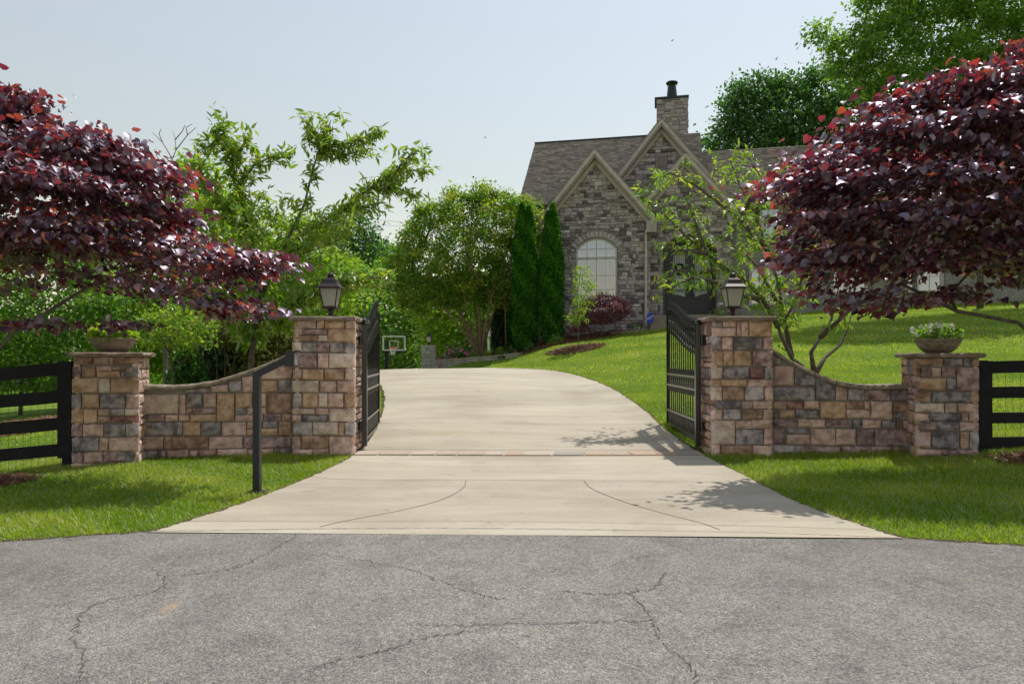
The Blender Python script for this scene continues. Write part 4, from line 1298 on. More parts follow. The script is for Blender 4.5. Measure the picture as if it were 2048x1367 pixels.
arc_b2 = [(ec+(er+.30)*math.sin(a), ezc+(er+.30)*math.cos(a)) for a in np.linspace(-ea0*1.0, ea0*1.0, 16)]
hole2b = [(AU0, 2.5), (AU0, AZS)]+arc_b2+[(AU1, AZS), (AU1, 2.5)]
house_stones(EW, clip_rects([(a+4.66, b+4.66, c+1.8, d+1.8) for a, b, c, d in ashlar(3.54, 8.5, (.12, .24), (.2, .5))], out2, hole2b), EV, .055, 0, tint_of, JOIN)
for k in range(17):
    a = -ea0+2*ea0*(k+.5)/17
    v, f = stone_geo(2*ea0*er/17+.01, .27, .06, rough=.014)
    M = Matrix.Translation((ec+(er+.155)*math.sin(a), EV, ezc+(er+.155)*math.cos(a))) @ Matrix.Rotation(a, 4, 'Y')
    kk = len(JOIN[0]); JOIN[0] += [tuple(M @ Vector(p)) for p in v]; JOIN[1] += [tuple(q+kk for q in g) for g in f]; JOIN[2] += [random.uniform(.4, .7)]*len(v)
house_stones(None, [(a+EV+.03, b+EV+.03, c+2.6, d+2.6) for a, b, c, d in ashlar(.95, 4.1, (.12, .24), (.25, .5))], AU0, .05, 0, tint_of, JOIN, 'right')
house_stones(None, [(a+EV+.03, b+EV+.03, c+2.6, d+2.6) for a, b, c, d in ashlar(2.4, 5.5, (.14, .24), (.25, .5))], 8.2, .05, 0, tint_of, JOIN, 'right')
# porch back wall, floor and double doors
DV = 1.9
hpart('porch_back', MB().box(4.7, 8.1, DV+.1, DV+.16, 2.6, 7.6), M_HMORT)
hpart('porch_floor', MB().box(4.9, 7.8, -.15, DV+.1, 2.3, 3.36), M_STEP)
hpart('step', MB().box(4.72, 7.9, -.50, -.151, 2.3, 3.16), M_STEP)
hpart('step', MB().box(4.72, 7.9, -.85, -.501, 2.3, 2.96), M_STEP)
d0, d1 = 5.55, 7.47; dm = (d0+d1)/2
arcd, (dc, dzc, dr, da0) = arc_pts(d0, d1, 6.15, .62, 20)
dtop = lambda x: dzc+math.sqrt(max(0, dr*dr-(x-dc)**2))
mb = MB()
po = [(d0-.14, 3.36)]+[(dc+(dr+.14)*math.sin(a), dzc+(dr+.14)*math.cos(a)) for a in np.linspace(-da0*1.06, da0*1.06, 20)]+[(d1+.14, 3.36)]
mb.prism(po, (0, DV+.02, 0), (1, 0, 0), (0, 0, 1), (0, 1, 0), .06)
hpart('door_frame', mb, M_DOOR)
for i, (a, b) in enumerate(((d0, dm-.006), (dm+.006, d1))):
    xs = np.linspace(a, b, 10)
    poly = [(a, 3.38)]+[(b, 3.38)]+[(x, dtop(x)-.01) for x in xs[::-1]]
    D = hpart('door', MB().prism(poly, (0, DV-.04, 0), (1, 0, 0), (0, 0, 1), (0, 1, 0), .055), M_DOOR)
    ga, gb = a+.22, b-.22
    gz0, gz1 = 4.30, min(dtop(ga), dtop(gb))-.22
    bot = [(ga+(gb-ga)*k/8, gz0+.14*math.sin(math.pi*(k/8)*.5+(0 if i else math.pi/2))) for k in range(9)]
    gp = bot+[(gb, gz1), (ga, gz1)]
    MB().prism(gp, (0, DV-.048, 0), (1, 0, 0), (0, 0, 1), (0, 1, 0), .01).build('glass', M_DGLASS, D)
    for k in range(5):
        x = ga+(gb-ga)*(k+.5)/5
        MB().box(x-.009, x+.009, DV-.075, DV-.055, gz0+.42, gz1).build('iron_bar', M_DOOR, D)
    for k in range(4):
        x = ga+(gb-ga)*(k+.5)/4
        pts = [(x+.06*math.cos(q)*(1-q/14), DV-.065, gz0+.27+.10*math.sin(q)*(1-q/14)) for q in np.linspace(0, 9, 26)]
        MB().tube(pts, .009, 5).build('iron_scroll', M_DOOR, D)
    MB().prism([(a+.16, 3.55), (b-.16, 3.55), (b-.16, 4.0), (a+.16, 4.0)], (0, DV-.055, 0), (1, 0, 0), (0, 0, 1), (0, 1, 0), .012).build('panel', M_DOOR, D)
    hx = b-.09 if i == 0 else a+.09
    MB().tube([(hx, DV-.06, 4.25), (hx, DV-.12, 4.28), (hx, DV-.12, 4.68), (hx, DV-.06, 4.71)], .014, 6).build('handle', M_DMETAL, D)

# --- central gable
CV = 2.5
out3 = [(1.5, 7.0), (8.9, 7.0), (8.9, 7.9), (5.23, 12.4), (1.5, 7.9)]
hpart('upper_gable_wall', MB().prism(out3, (0, CV, 0), (1, 0, 0), (0, 0, 1), (0, 1, 0), .1), M_HMORT)
ventp = [(4.98, 10.45), (5.48, 10.45), (5.48, 11.0), (5.36, 11.14), (5.1, 11.14), (4.98, 11.0)]
vis = [q for q in clip_rects([(a+1.5, b+1.5, c+8.2, d+8.2) for a, b, c, d in ashlar(7.4, 4.3, (.12, .24), (.2, .5))], out3, ventp)]
house_stones(None, vis, CV, .055, 0, tint_of, JOIN)
mb = MB()
z = 10.5
while z < 11.08:
    mb.obox((5.23, CV-.06, z), (.21, 0, 0), (0, .02, -.02), (0, .004, .004)); z += .055
mb2 = MB().box(5.0, 5.03, CV-.09, CV-.02, 10.45, 11.05); mb2.box(5.43, 5.46, CV-.09, CV-.02, 10.45, 11.05); mb2.box(5.0, 5.46, CV-.09, CV-.02, 11.05, 11.1); mb2.box(5.0, 5.46, CV-.09, CV-.02, 10.42, 10.45)
V_ = hpart('gable_vent', mb2, M_TRIM)
o = mb.build('louvre', M_TRIM, V_); o['kind'] = 'stuff'

# --- chimney
CH0, CH1, CVa, CVb = 5.0, 6.55, 6.2, 7.4
CHM = hpart('chimney', MB().box(CH0, CH1, CVa, CVb, 9.5, 15.1), M_HMORT)
house_stones(None, [(a+CH0, b+CH0, c+11.2, d+11.2) for a, b, c, d in ashlar(CH1-CH0, 3.9, (.14, .26), (.25, .5))], CVa, .055, 0, lambda: min(1, max(0, random.gauss(.58, .2))), JOIN)
house_stones(None, [(a+CVa, b+CVa, c+11.2, d+11.2) for a, b, c, d in ashlar(CVb-CVa, 3.9, (.14, .26), (.25, .5))], CH1, .055, 0, lambda: min(1, max(0, random.gauss(.58, .2))), JOIN, 'right')
MB().box(CH0-.1, CH1+.1, CVa-.1, CVb+.1, 15.1, 15.2).build('chimney_cap', M_DMETAL, CHM)
fl = MB().lathe([(.30, 15.2), (.28, 15.35), (.24, 15.75), (.21, 15.95)], 14, c=(5.8, 6.8, 0)); fl.lathe([(.30, 16.1), (.32, 16.14), (.30, 16.18), (.1, 16.22)], 14, c=(5.8, 6.8, 0))
for k in range(6):
    a = k*math.pi/3; fl.bar((5.8+.2*math.cos(a), 6.8+.2*math.sin(a), 15.93), (5.8+.26*math.cos(a), 6.8+.26*math.sin(a), 16.12), .03, .03)
fl.build('flue_pot', M_DMETAL, CHM)

# joined facing of all other stone faces
me = bpy.data.meshes.new('stone_facing'); me.from_pydata(JOIN[0], [], JOIN[1])
at = me.attributes.new('tint', 'FLOAT', 'POINT'); at.data.foreach_set('value', JOIN[2]); me.materials.append(M_HST); me.update()
o = link('stone_facing', me, HOUSE, loc=HL); o['kind'] = 'stuff'

# --- roofs
def roof_plane(ea, eb, ra, rb, name='roof'):
    """eave a->b, ridge a->b; slab plus shingle tabs"""
    ea, eb, ra, rb = map(Vector, (ea, eb, ra, rb))
    nrm = (eb-ea).cross(ra-ea).normalized()
    if nrm.z < 0: nrm = -nrm
    mb = MB()
    q = [ea, eb, rb, ra]
    v = [p for p in q]+[p-nrm*.09 for p in q]
    mb.add(v, [(0, 1, 2, 3), (7, 6, 5, 4), (0, 4, 5, 1), (1, 5, 6, 2), (2, 6, 7, 3), (3, 7, 4, 0)])
    slab = hpart(name, mb, M_TRIM)
    S = ((ra-ea).length+(rb-eb).length)/2; rows = int(S/.145)
    V = []; T = []; Fq = []
    for j in range(rows):
        t0 = j/rows; t1 = (j+1.25)/rows
        a0 = ea.lerp(ra, t0); b0 = eb.lerp(rb, t0); a1 = ea.lerp(ra, min(1, t1)); b1 = eb.lerp(rb, min(1, t1))
        Lr = (b0-a0).length
        s = -random.uniform(0, .2)
        while s < Lr:
            w_ = random.uniform(.13, .36)
            f0 = max(0, s)/Lr; f1 = min(1, (s+w_-.006)/Lr)
            if f1 > f0+.002:
                up = random.choice((.012, .02, .03))
                k = len(V)
                p0 = a0.lerp(b0, f0)+nrm*up; p1 = a0.lerp(b0, f1)+nrm*up; p2 = a1.lerp(b1, f1)+nrm*.004; p3 = a1.lerp(b1, f0)+nrm*.004
                V += [p0, p1, p2, p3, p0-nrm*(up-.001), p1-nrm*(up-.001)]
                tn = random.random(); T += [tn]*6
                Fq += [(k, k+1, k+2, k+3), (k+4, k+5, k+1, k)]
            s += w_
    me = mesh_np('shingles', np.array([tuple(p) for p in V]), np.array(Fq), M_SHING, T)
    o = link('shingles', me, slab); o['kind'] = 'stuff'
    return slab

def gable_roof(uc, zr, half, slope, vf, vb, vwall):
    ze = zr-slope*half
    roof_plane((uc-half, vf, ze), (uc-half, vb, ze), (uc, vf, zr), (uc, vb, zr))
    roof_plane((uc+half, vb, ze), (uc+half, vf, ze), (uc, vb, zr), (uc, vf, zr))
    d = 1/math.sqrt(1+slope*slope)
    for s in (-1, 1):
        # rake board in two steps, then the frieze on the wall
        for k, (y0, y1, z0, z1, m, nm) in enumerate(((vf-.02, vf+.04, -.085, -.22, M_TRIM2, 'rake_board'), (vf+.04, vf+.10, -.18, -.31, M_TRIM, 'rake_board'), (vwall-.13, vwall-.02, -.30, -.50, M_TRIM2, 'frieze_board'))):
            ht = half*1.0
            A = (uc, zr+z0/d*.82); B = (uc+s*ht, ze+z0/d*.82); C = (uc+s*ht, ze+z1/d*.82); D = (uc, zr+z1/d*.82)
            mb = MB().prism([A, B, C, D] if s > 0 else [A, D, C, B], (0, y0, 0), (1, 0, 0), (0, 0, 1), (0, 1, 0), y1-y0)
            hpart(nm, mb, m)
        # soffit between rake and wall
        mb = MB().add([(uc, vf+.1, zr-.24/d), (uc+s*half, vf+.1, ze-.24/d), (uc+s*half, vwall, ze-.24/d), (uc, vwall, zr-.24/d)], [(0, 1, 2, 3)])
        hpart('soffit', mb, M_TRIM)
        # cornice return
        x0, x1 = sorted((uc+s*(half+.02), uc+s*(half-.42)))
        hpart('cornice_return', MB().box(x0, x1, vf-.03, vwall-.02, ze-.62, ze-.12), M_TRIM)
gable_roof(2.33, 10.75, 2.66, 1.2, -.45, 3.3, 0.0)
gable_roof(6.25, 10.62, 2.2, 1.18, .45, 3.6, EV)
gable_roof(5.23, 12.75, 3.75, 1.25, 2.05, 5.5, CV)
roof_plane((-1.45, 1.34, 8.9), (7.2, 1.34, 8.9), (-1.45, 5.84, 13.1), (7.2, 5.84, 13.1))
roof_plane((7.2, 10.34, 8.9), (-1.45, 10.34, 8.9), (7.2, 5.84, 13.1), (-1.45, 5.84, 13.1))
hpart('ridge_cap', MB().box(-1.46, 5.0, 5.74, 5.94, 13.08, 13.14), M_SHING if False else M_DMETAL)
roof_plane((7.4, 1.5, 8.45), (21, 1.5, 8.45), (6.3, 6.0, 12.15), (21, 6.0, 12.15))
roof_plane((21, 10.5, 8.45), (6.3, 10.5, 8.45), (21, 6.0, 12.15), (6.3, 6.0, 12.15))
hpart('gutter', MB().box(-1.45, .0, 1.22, 1.36, 8.72, 8.88), M_TRIM)
hpart('gutter', MB().box(8.6, 21, 1.38, 1.52, 8.28, 8.44), M_TRIM)
hpart('main_wall', MB().box(-1.05, 2.0, 1.75, 9.9, 1.0, 8.85).prism([(1.75, 8.85), (9.9, 8.85), (5.84, 12.9)], (-1.05, 0, 0), (0, 1, 0), (0, 0, 1), (1, 0, 0), .2), M_BRICKW)
# --- right wing with brick courses
WV = 1.95
WALL_W = hpart('wing_wall', MB().box(8.2, 20.6, WV, 10, 1.5, 8.5), M_HMORT)
wins = [(9.15, 10.55, 3.95, 5.5), (9.6, 10.5, 6.95, 8.3), (12.6, 14.0, 4.4, 6.2), (15.6, 17.0, 4.4, 6.2), (12.8, 13.8, 6.95, 8.3), (15.8, 16.8, 6.95, 8.3)]
V = []; Fq = []; T = []
z = 2.4; row = 0
while z < 8.45:
    s = 8.2-(.1 if row % 2 else 0)
    while s < 20.6:
        a = max(8.2, s)+.006; b = min(20.6, s+.2)-.006
        s += .2
        if b-a < .03: continue
        if any(a < q[1]+.05 and b > q[0]-.05 and z < q[3]+.05 and z+.068 > q[2]-.05 for q in wins): continue
        k = len(V); y = WV-.018-random.uniform(0, .006)
        V += [(a, y, z), (b, y, z), (b, y, z+.062), (a, y, z+.062), (a, WV, z), (b, WV, z), (b, WV, z+.062), (a, WV, z+.062)]
        Fq += [(k, k+1, k+2, k+3), (k+4, k+5, k+1, k), (k+3, k+2, k+6, k+7), (k+4, k, k+3, k+7), (k+1, k+5, k+6, k+2)]
        T += [random.random()]*8
    z += .074; row += 1
o = link('brick_courses', mesh_np('brick_courses', np.array(V), np.array(Fq), M_BRICKW, T), WALL_W); o['kind'] = 'stuff'
for (a, b, c, d) in wins:
    e = .07
    mb = MB().box(a-.05, a+e, WV-.09, WV-.002, c, d); mb.box(b-e, b+.05, WV-.09, WV-.002, c, d); mb.box(a-.05, b+.05, WV-.095, WV-.001, d, d+.09); mb.box(a-.08, b+.08, WV-.13, WV-.001, c-.09, c)
    W = hpart('window', mb, M_TRIM2)
    mb = MB(); z = c+.05
    while z < d-.04:
        mb.obox(((a+b)/2, WV-.014, z), ((b-a)/2-e, 0, 0), (0, .006, .02), (0, -.003, .001)); z += .06
    o = mb.build('blind', M_SHUT, W); o['kind'] = 'stuff'
    nx = 3; nz = 3
    for i in range(nx):
        for j in range(nz):
            xa = a+e+(b-a-2*e)*i/nx; xb = a+e+(b-a-2*e)*(i+1)/nx; za = c+(d-c)*j/nz; zb = c+(d-c)*(j+1)/nz
            MB().add([(xa, WV-.045, za), (xb, WV-.045, za), (xb, WV-.045, zb), (xa, WV-.045, zb)], [(0, 1, 2, 3)]).build('pane', M_WGLASS, W)
    for i in range(1, nx):
        x = a+e+(b-a-2*e)*i/nx; MB().box(x-.012, x+.012, WV-.06, WV-.035, c, d).build('muntin', M_TRIM2, W)
    for j in range(1, nz):
        z = c+(d-c)*j/nz; MB().box(a+e, b-e, WV-.058, WV-.037, z-.012, z+.012).build('muntin', M_TRIM2, W)
# downspout at the corner of the front gable
mb = MB().box(4.50, 4.60, -.20, -.11, 2.55, 7.0); mb.bar((4.55, -.155, 7.0), (4.75, -.3, 7.35), .09, .09)
hpart('downspout', mb, M_TRIM2)
mb = MB()
hpart('house_back', MB().box(0.2, 20.5, 9.95, 10.0, 1.0, 8.6), M_BRICKW)

# wreath with a white monogram hanging on the left door
HM = Matrix.Translation(HOUSE.location) @ Matrix.Rotation(R(-12), 4, 'Z')
wc = HM @ Vector((6.03, DV-.11, 5.58-HZ))
WR = thing('door_wreath', tuple(wc), 'round dark green wreath with white monogram on the front door', 'wreath', rz=R(-12))
WREATH_V = []; WREATH_F = []; WREATH_T = []
for k in range(900):
    a = random.uniform(0, 2*math.pi); b = random.uniform(0, 2*math.pi)
    rr = .20+.055*math.cos(b); yy = .05*math.sin(b)
    c = Vector((rr*math.cos(a), yy, rr*math.sin(a)))
    d = Vector((random.gauss(0, 1), random.gauss(0, .6), random.gauss(0, 1))).normalized()*.045
    e = d.cross(Vector((random.gauss(0, 1), random.gauss(0, 1), random.gauss(0, 1)))).normalized()*.014
    i = len(WREATH_V); WREATH_V += [tuple(c-d-e*.2), tuple(c+e), tuple(c+d), tuple(c-e)]; WREATH_F.append((i, i+1, i+2, i+3)); WREATH_T += [random.random()*.5]*4
# ---------------------------------------------------------------- foliage kit
def unit(a): return a/(np.linalg.norm(a, axis=-1, keepdims=True)+1e-9)

T_HEART = (np.array([(0, .06, .02), (0, .5, -.05), (0, 1.0, -.26), (.24, -.06, .05), (.48, .16, .13), (.48, .46, .15), (.27, .78, -.02), (-.24, -.06, .04), (-.50, .16, .09), (-.46, .46, .17), (-.25, .78, .0)]),
           np.array([(0, 3, 4, 1), (1, 4, 5, 1), (1, 5, 6, 2), (0, 1, 8, 7), (1, 1, 9, 8), (1, 2, 10, 9)]))
T_HEART = (T_HEART[0], np.array([(0, 3, 4), (0, 4, 1), (1, 4, 5), (1, 5, 6), (1, 6, 2), (0, 8, 7), (0, 1, 8), (1, 9, 8), (1, 10, 9), (1, 2, 10)]))
T_LANCE = (np.array([(0, 0, 0), (.16, .33, .05), (0, .4, -.02), (-.16, .33, .05), (.11, .68, -.02), (-.11, .68, -.02), (0, 1, -.16)]),
           np.array([(0, 1, 2), (0, 2, 3), (1, 4, 2), (2, 5, 3), (2, 4, 6), (2, 6, 5)]))
T_LEAF = (np.array([(0, 0, 0), (.30, .45, .08), (0, 1, -.05), (-.30, .45, .08)]), np.array([(0, 1, 2), (0, 2, 3)]))
T_BROAD = (np.array([(0, 0, 0), (.42, .35, .1), (.22, .85, 0), (-.22, .85, 0.02), (-.42, .35, .08)]), np.array([(0, 1, 2), (0, 2, 3), (0, 3, 4)]))

def leaf_basis(D, N):
    D = unit(D); X = unit(np.cross(D, N)); Z = np.cross(X, D)
    return X, D, Z

def leaf_mesh(name, C, D, N, size, tint, tpl, m):
    V0, F0 = tpl
    X, Yv, Z = leaf_basis(D, N)
    s = np.asarray(size)[:, None, None]
    V = C[:, None, :]+s*(V0[None, :, 0, None]*X[:, None, :]+V0[None, :, 1, None]*Yv[:, None, :]+V0[None, :, 2, None]*Z[:, None, :])
    k = len(V0)
    Fc = (F0[None]+(np.arange(len(C))*k)[:, None, None]).reshape(-1, 3)
    return mesh_np(name, V.reshape(-1, 3), Fc, m, np.repeat(tint, k))

def sample_volume(poly, Y0, n, depth, kd=1.1, shell=.75):
    """points of a crown whose outline in the X-Z plane is poly, rounded in depth"""
    poly = [(p[0], p[1]) for p in poly]
    x0, x1 = min(p[0] for p in poly), max(p[0] for p in poly); z0, z1 = min(p[1] for p in poly), max(p[1] for p in poly)
    out = np.zeros((0, 3))
    while len(out) < n:
        x = rng.uniform(x0, x1, n*3); z = rng.uniform(z0, z1, n*3)
        ok = in_poly(x, z, poly); x = x[ok]; z = z[ok]
        d = edge_dist(x, z, poly)
        u = rng.uniform(-1, 1, len(x)); u = np.sign(u)*np.abs(u)**shell
        dm = np.minimum(np.sqrt(np.maximum(d, .02))*kd, depth)
        out = np.concatenate([out, np.stack([x, Y0+u*dm, z], 1)])
    return out[:n]

def roughen(poly, amp, step):
    """break the outline into lobes"""
    out = []
    n = len(poly)
    for i in range(n):
        a = np.array(poly[i]); b = np.array(poly[(i+1) % n]); L = np.linalg.norm(b-a)
        m = max(1, int(L/step))
        nn = np.array([(b-a)[1], -(b-a)[0]])/(L+1e-9)
        for k in range(m):
            out.append(tuple(a+(b-a)*k/m+nn*rng.uniform(-amp, amp)))
    return out
def poly_px(pts, Y0): return [tuple(P(x, y, Y0)[i] for i in (0, 2)) for x, y in pts]

def grow(stems, targets, r_tip=.006, power=2.3, sag=.06, jitter=.05, zpen=.6):
    """stems: list of polylines (np arrays, root first). Attach each target to the nearest suitable node."""
    nodes = []; parent = []; root = stems[0][0]
    for s in stems:
        prev = -1
        if len(nodes):
            d = [np.linalg.norm(nodes[i]-s[0]) for i in range(len(nodes))]; prev = int(np.argmin(d))
            if d[prev] > .6: prev = -1
        for p in s:
            nodes.append(np.array(p, float)); parent.append(prev); prev = len(nodes)-1
    order = np.argsort(np.linalg.norm(targets-np.array(root), axis=1))
    for t in targets[order]:
        A = np.array(nodes)
        dv = t-A; d = np.linalg.norm(dv, axis=1)
        cost = d+np.maximum(0, A[:, 2]-t[2])*zpen+.12*np.linalg.norm(A-root, axis=1)*0
        i = int(np.argmin(cost))
        m = max(1, int(d[i]/.45))
        prev = i
        L = d[i]
        for k in range(1, m+1):
            f = k/m
            q = nodes[i]+(t-nodes[i])*f
            if k < m: q = q+rng.normal(0, jitter*min(1, L), 3)
            q[2] += sag*L*math.sin(math.pi*f)*.8
            nodes.append(q); parent.append(prev); prev = len(nodes)-1
    n = len(nodes); load = np.zeros(n)
    ch = [0]*n
    for p in parent:
        if p >= 0: ch[p] += 1
    for i in range(n): load[i] = 1.0 if ch[i] == 0 else 0
    for i in range(n-1, -1, -1):
        if parent[i] >= 0: load[parent[i]] += load[i]
    rad = r_tip*np.maximum(load, 1)**(1/power)
    return nodes, parent, rad, ch

def branch_mesh(mb, nodes, parent, rad, ch, skip=0, rmin=0.0, rmax=9.0, sides=5):
    """tubes from each fork or tip back to where its own line begins"""
    n = len(nodes); main = {}
    for i in range(n):
        p = parent[i]
        if p >= 0:
            if p not in main or rad[i] > rad[main[p]]: main[p] = i
    for i in range(n):
        p = parent[i]
        if p >= 0 and main[p] == i: continue
        line = [i]
        while line[-1] in main: line.append(main[line[-1]])
        pts = []; rr = []
        if p >= 0: pts.append(nodes[p]); rr.append(min(rad[i]*1.15, rad[p]))
        for j in line: pts.append(nodes[j]); rr.append(rad[j])
        if len(pts) < 2: continue
        if rr[0] < rmin: continue
        mb.tube([Vector(q) for q in pts], [float(min(max(r, .002), rmax)) for r in rr], sides if rr[0] > .03 else 4, cap=False)

M_BARK = mat('grey_bark', [(0.3, (0.07, 0.06, 0.052)), (0.55, (0.15, 0.13, 0.112)), (0.8, (0.27, 0.24, 0.21))], scale=14, rough=.95, bump=.8, bscale=45, spec=.15)
M_BARKB = mat('brown_bark', [(0.3, (0.12, 0.075, 0.05)), (0.55, (0.26, 0.175, 0.12)), (0.8, (0.40, 0.29, 0.21))], scale=12, rough=.9, bump=.6, bscale=40, spec=.2)
M_BARKC = mat('cherry_bark', [(0.3, (0.075, 0.052, 0.045)), (0.55, (0.15, 0.115, 0.10)), (0.8, (0.26, 0.225, 0.20))], scale=16, rough=.8, bump=.5, bscale=50, spec=.25)

def lm(name, dark, mid, lite, trans=1.0, tw=.42, gloss=.03, gr=.5):
    st = [(0.0, dark), (.5, mid), (1.0, lite)]
    tt = [(p, tuple(min(1, c*f*trans) for c, f in zip(q, (2.0, 2.1, 1.1)))) for p, q in st]
    return leaf_mat(name, st, tt, tw=tw, gloss=gloss, grough=gr)
L_REDBUD = leaf_mat('redbud_leaf', [(0.0, (0.022, 0.014, 0.026)), (.5, (0.045, 0.025, 0.042)), (.8, (0.075, 0.026, 0.040)), (1.0, (0.14, 0.055, 0.03))],
                    [(0.0, (0.04, 0.007, 0.014)), (.4, (0.19, 0.012, 0.030)), (.65, (0.56, 0.022, 0.045)), (1.0, (0.74, 0.15, 0.022))], tw=.44, gloss=.15, grough=.48, gcol=(0.92, 0.86, 1.0))
L_CHERRY = lm('cherry_leaf', (0.066, 0.142, 0.012), (0.138, 0.225, 0.018), (0.31, 0.31, 0.032), 1.25, .46, .035, .42)
L_OAK = lm('oak_leaf', (0.028, 0.085, 0.020), (0.050, 0.135, 0.028), (0.095, 0.19, 0.036), 1.1, .44, .015)
L_MAPLE = lm('maple_leaf', (0.048, 0.120, 0.014), (0.105, 0.205, 0.022), (0.21, 0.29, 0.038), 1.25, .48, .015)
L_WOOD = lm('wood_leaf', (0.052, 0.132, 0.018), (0.108, 0.205, 0.026), (0.21, 0.29, 0.042), 1.3, .52, .015)
L_LIME = lm('lime_leaf', (0.085, 0.175, 0.012), (0.165, 0.265, 0.018), (0.29, 0.35, 0.028), 1.25, .50, .01)
L_MYRTLE = lm('myrtle_leaf', (0.052, 0.125, 0.014), (0.118, 0.205, 0.018), (0.33, 0.31, 0.032), 1.3, .52, .01)
L_ARB = lm('arborvitae_leaf', (0.016, 0.080, 0.008), (0.042, 0.150, 0.014), (0.105, 0.25, 0.024), 1.0, .34, -.02)
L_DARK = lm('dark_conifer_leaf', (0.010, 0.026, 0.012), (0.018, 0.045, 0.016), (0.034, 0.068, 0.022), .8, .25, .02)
L_YEW = lm('golden_conifer_leaf', (0.045, 0.06, 0.010), (0.11, 0.115, 0.018), (0.20, 0.16, 0.025), 1.0, .3, .01)
L_JMAPLE = leaf_mat('japanese_maple_leaf', [(0, (0.10, 0.028, 0.040)), (.5, (0.20, 0.05, 0.07)), (1, (0.32, 0.10, 0.11))], [(0, (0.2, 0.03, 0.05)), (1, (0.48, 0.11, 0.12))], tw=.35, gloss=.05)
L_GRASS = lm('grass_blade', (0.095, 0.175, 0.008), (0.185, 0.275, 0.013), (0.42, 0.42, 0.085), 1.0, .42, -.04, .6)
L_LAWN = lm('lawn_blade', (0.115, 0.185, 0.008), (0.215, 0.295, 0.014), (0.46, 0.46, 0.10), 1.0, .42, -.04, .6)
L_PETALW = leaf_mat('white_petal', [(0, (.75, .74, .70)), (1, (.85, .85, .80))], [(0, (.7, .7, .65)), (1, (.8, .8, .7))], tw=.4, gloss=.02)
L_PETALP = leaf_mat('pink_petal', [(0, (.50, .05, .17)), (1, (.62, .16, .30))], [(0, (.6, .06, .2)), (1, (.7, .2, .35))], tw=.4, gloss=.02)
L_PETALR = leaf_mat('red_petal', [(0, (.50, .05, .03)), (1, (.62, .22, .12))], [(0, (.6, .06, .03)), (1, (.7, .25, .15))], tw=.4, gloss=.02)

def leaf_objects(parent, C, D, N, size, tint, tpl, m, name='leaf'):
    """single leaves as parts sharing a few meshes"""
    V0, F0 = tpl
    vs_ = []
    for k in range(10):
        jig = V0+rng.normal(0, .018, V0.shape)
        vs_.append(mesh_np(name, jig, F0, m, np.full(len(V0), (k+.5)/10)))
    X, Yv, Z = leaf_basis(D, N)
    for i in range(len(C)):
        o = bpy.data.objects.new(name, vs_[int(min(9, max(0, tint[i]*10)))])
        COL.objects.link(o); o.parent = parent
        s = float(size[i])
        M = Matrix(((X[i, 0]*s, Yv[i, 0]*s, Z[i, 0]*s, C[i, 0]-parent.location.x), (X[i, 1]*s, Yv[i, 1]*s, Z[i, 1]*s, C[i, 1]-parent.location.y), (X[i, 2]*s, Yv[i, 2]*s, Z[i, 2]*s, C[i, 2]-parent.location.z), (0, 0, 0, 1)))
        o.matrix_local = M

def make_leaves(centers, per, cr, size, mode, ctr, flat=.6, droop=.3, clump_tint=.5):
    n = len(centers)
    c = np.repeat(centers, per, axis=0)
    off = rng.normal(0, 1, (n*per, 3))*np.array([cr, cr, cr*flat])*.55
    C = c+off
    out = unit(c-ctr+rng.normal(0, .3, c.shape))
    if mode == 'flat':      # leaves laid out in tiers, tips hanging outward
        D = unit(np.stack([out[:, 0], out[:, 1], np.full(len(C), -droop)], 1)+rng.normal(0, .5, C.shape)*np.array([1.2, 1.2, .6]))
        N = np.array([0, 0, 1.])+rng.normal(0, 1, C.shape)*np.where(rng.uniform(0, 1, (len(C), 1)) < .35, .8, .30)
    elif mode == 'brush':   # leaves fanning out along a twig, half hanging
        tw = np.repeat(unit(rng.normal(0, 1, (n, 3))*np.array([1, 1, .45])+unit(centers-ctr)*.9), per, axis=0)
        C = c+tw*rng.uniform(-.5, .5, len(c))[:, None]*cr*1.5+rng.normal(0, .02, c.shape)
        D = unit(tw*.75+np.array([0, 0, -droop*.55])+rng.normal(0, .55, C.shape))
        N = np.array([0, 0, .9])+rng.normal(0, .45, C.shape)
    elif mode == 'droop':
        D = unit(out*np.array([.6, .6, 0])+np.array([0, 0, -droop])+rng.normal(0, .45, C.shape))
        N = np.array([0, 0, .8])+out*.5+rng.normal(0, .45, C.shape)
    else:
        D = unit(rng.normal(0, 1, C.shape)+out*.6-np.array([0, 0, droop]))
        N = out*.5+np.array([0, 0, .7])+rng.normal(0, .6, C.shape)
    s = size*rng.uniform(.5, 1.3, len(C))
    ct = np.repeat(rng.uniform(0, 1, n), per)
    tint = np.clip(ct*clump_tint+rng.uniform(0, 1, len(C))*(1-clump_tint), 0, 1)
    return C, D, N, s, tint

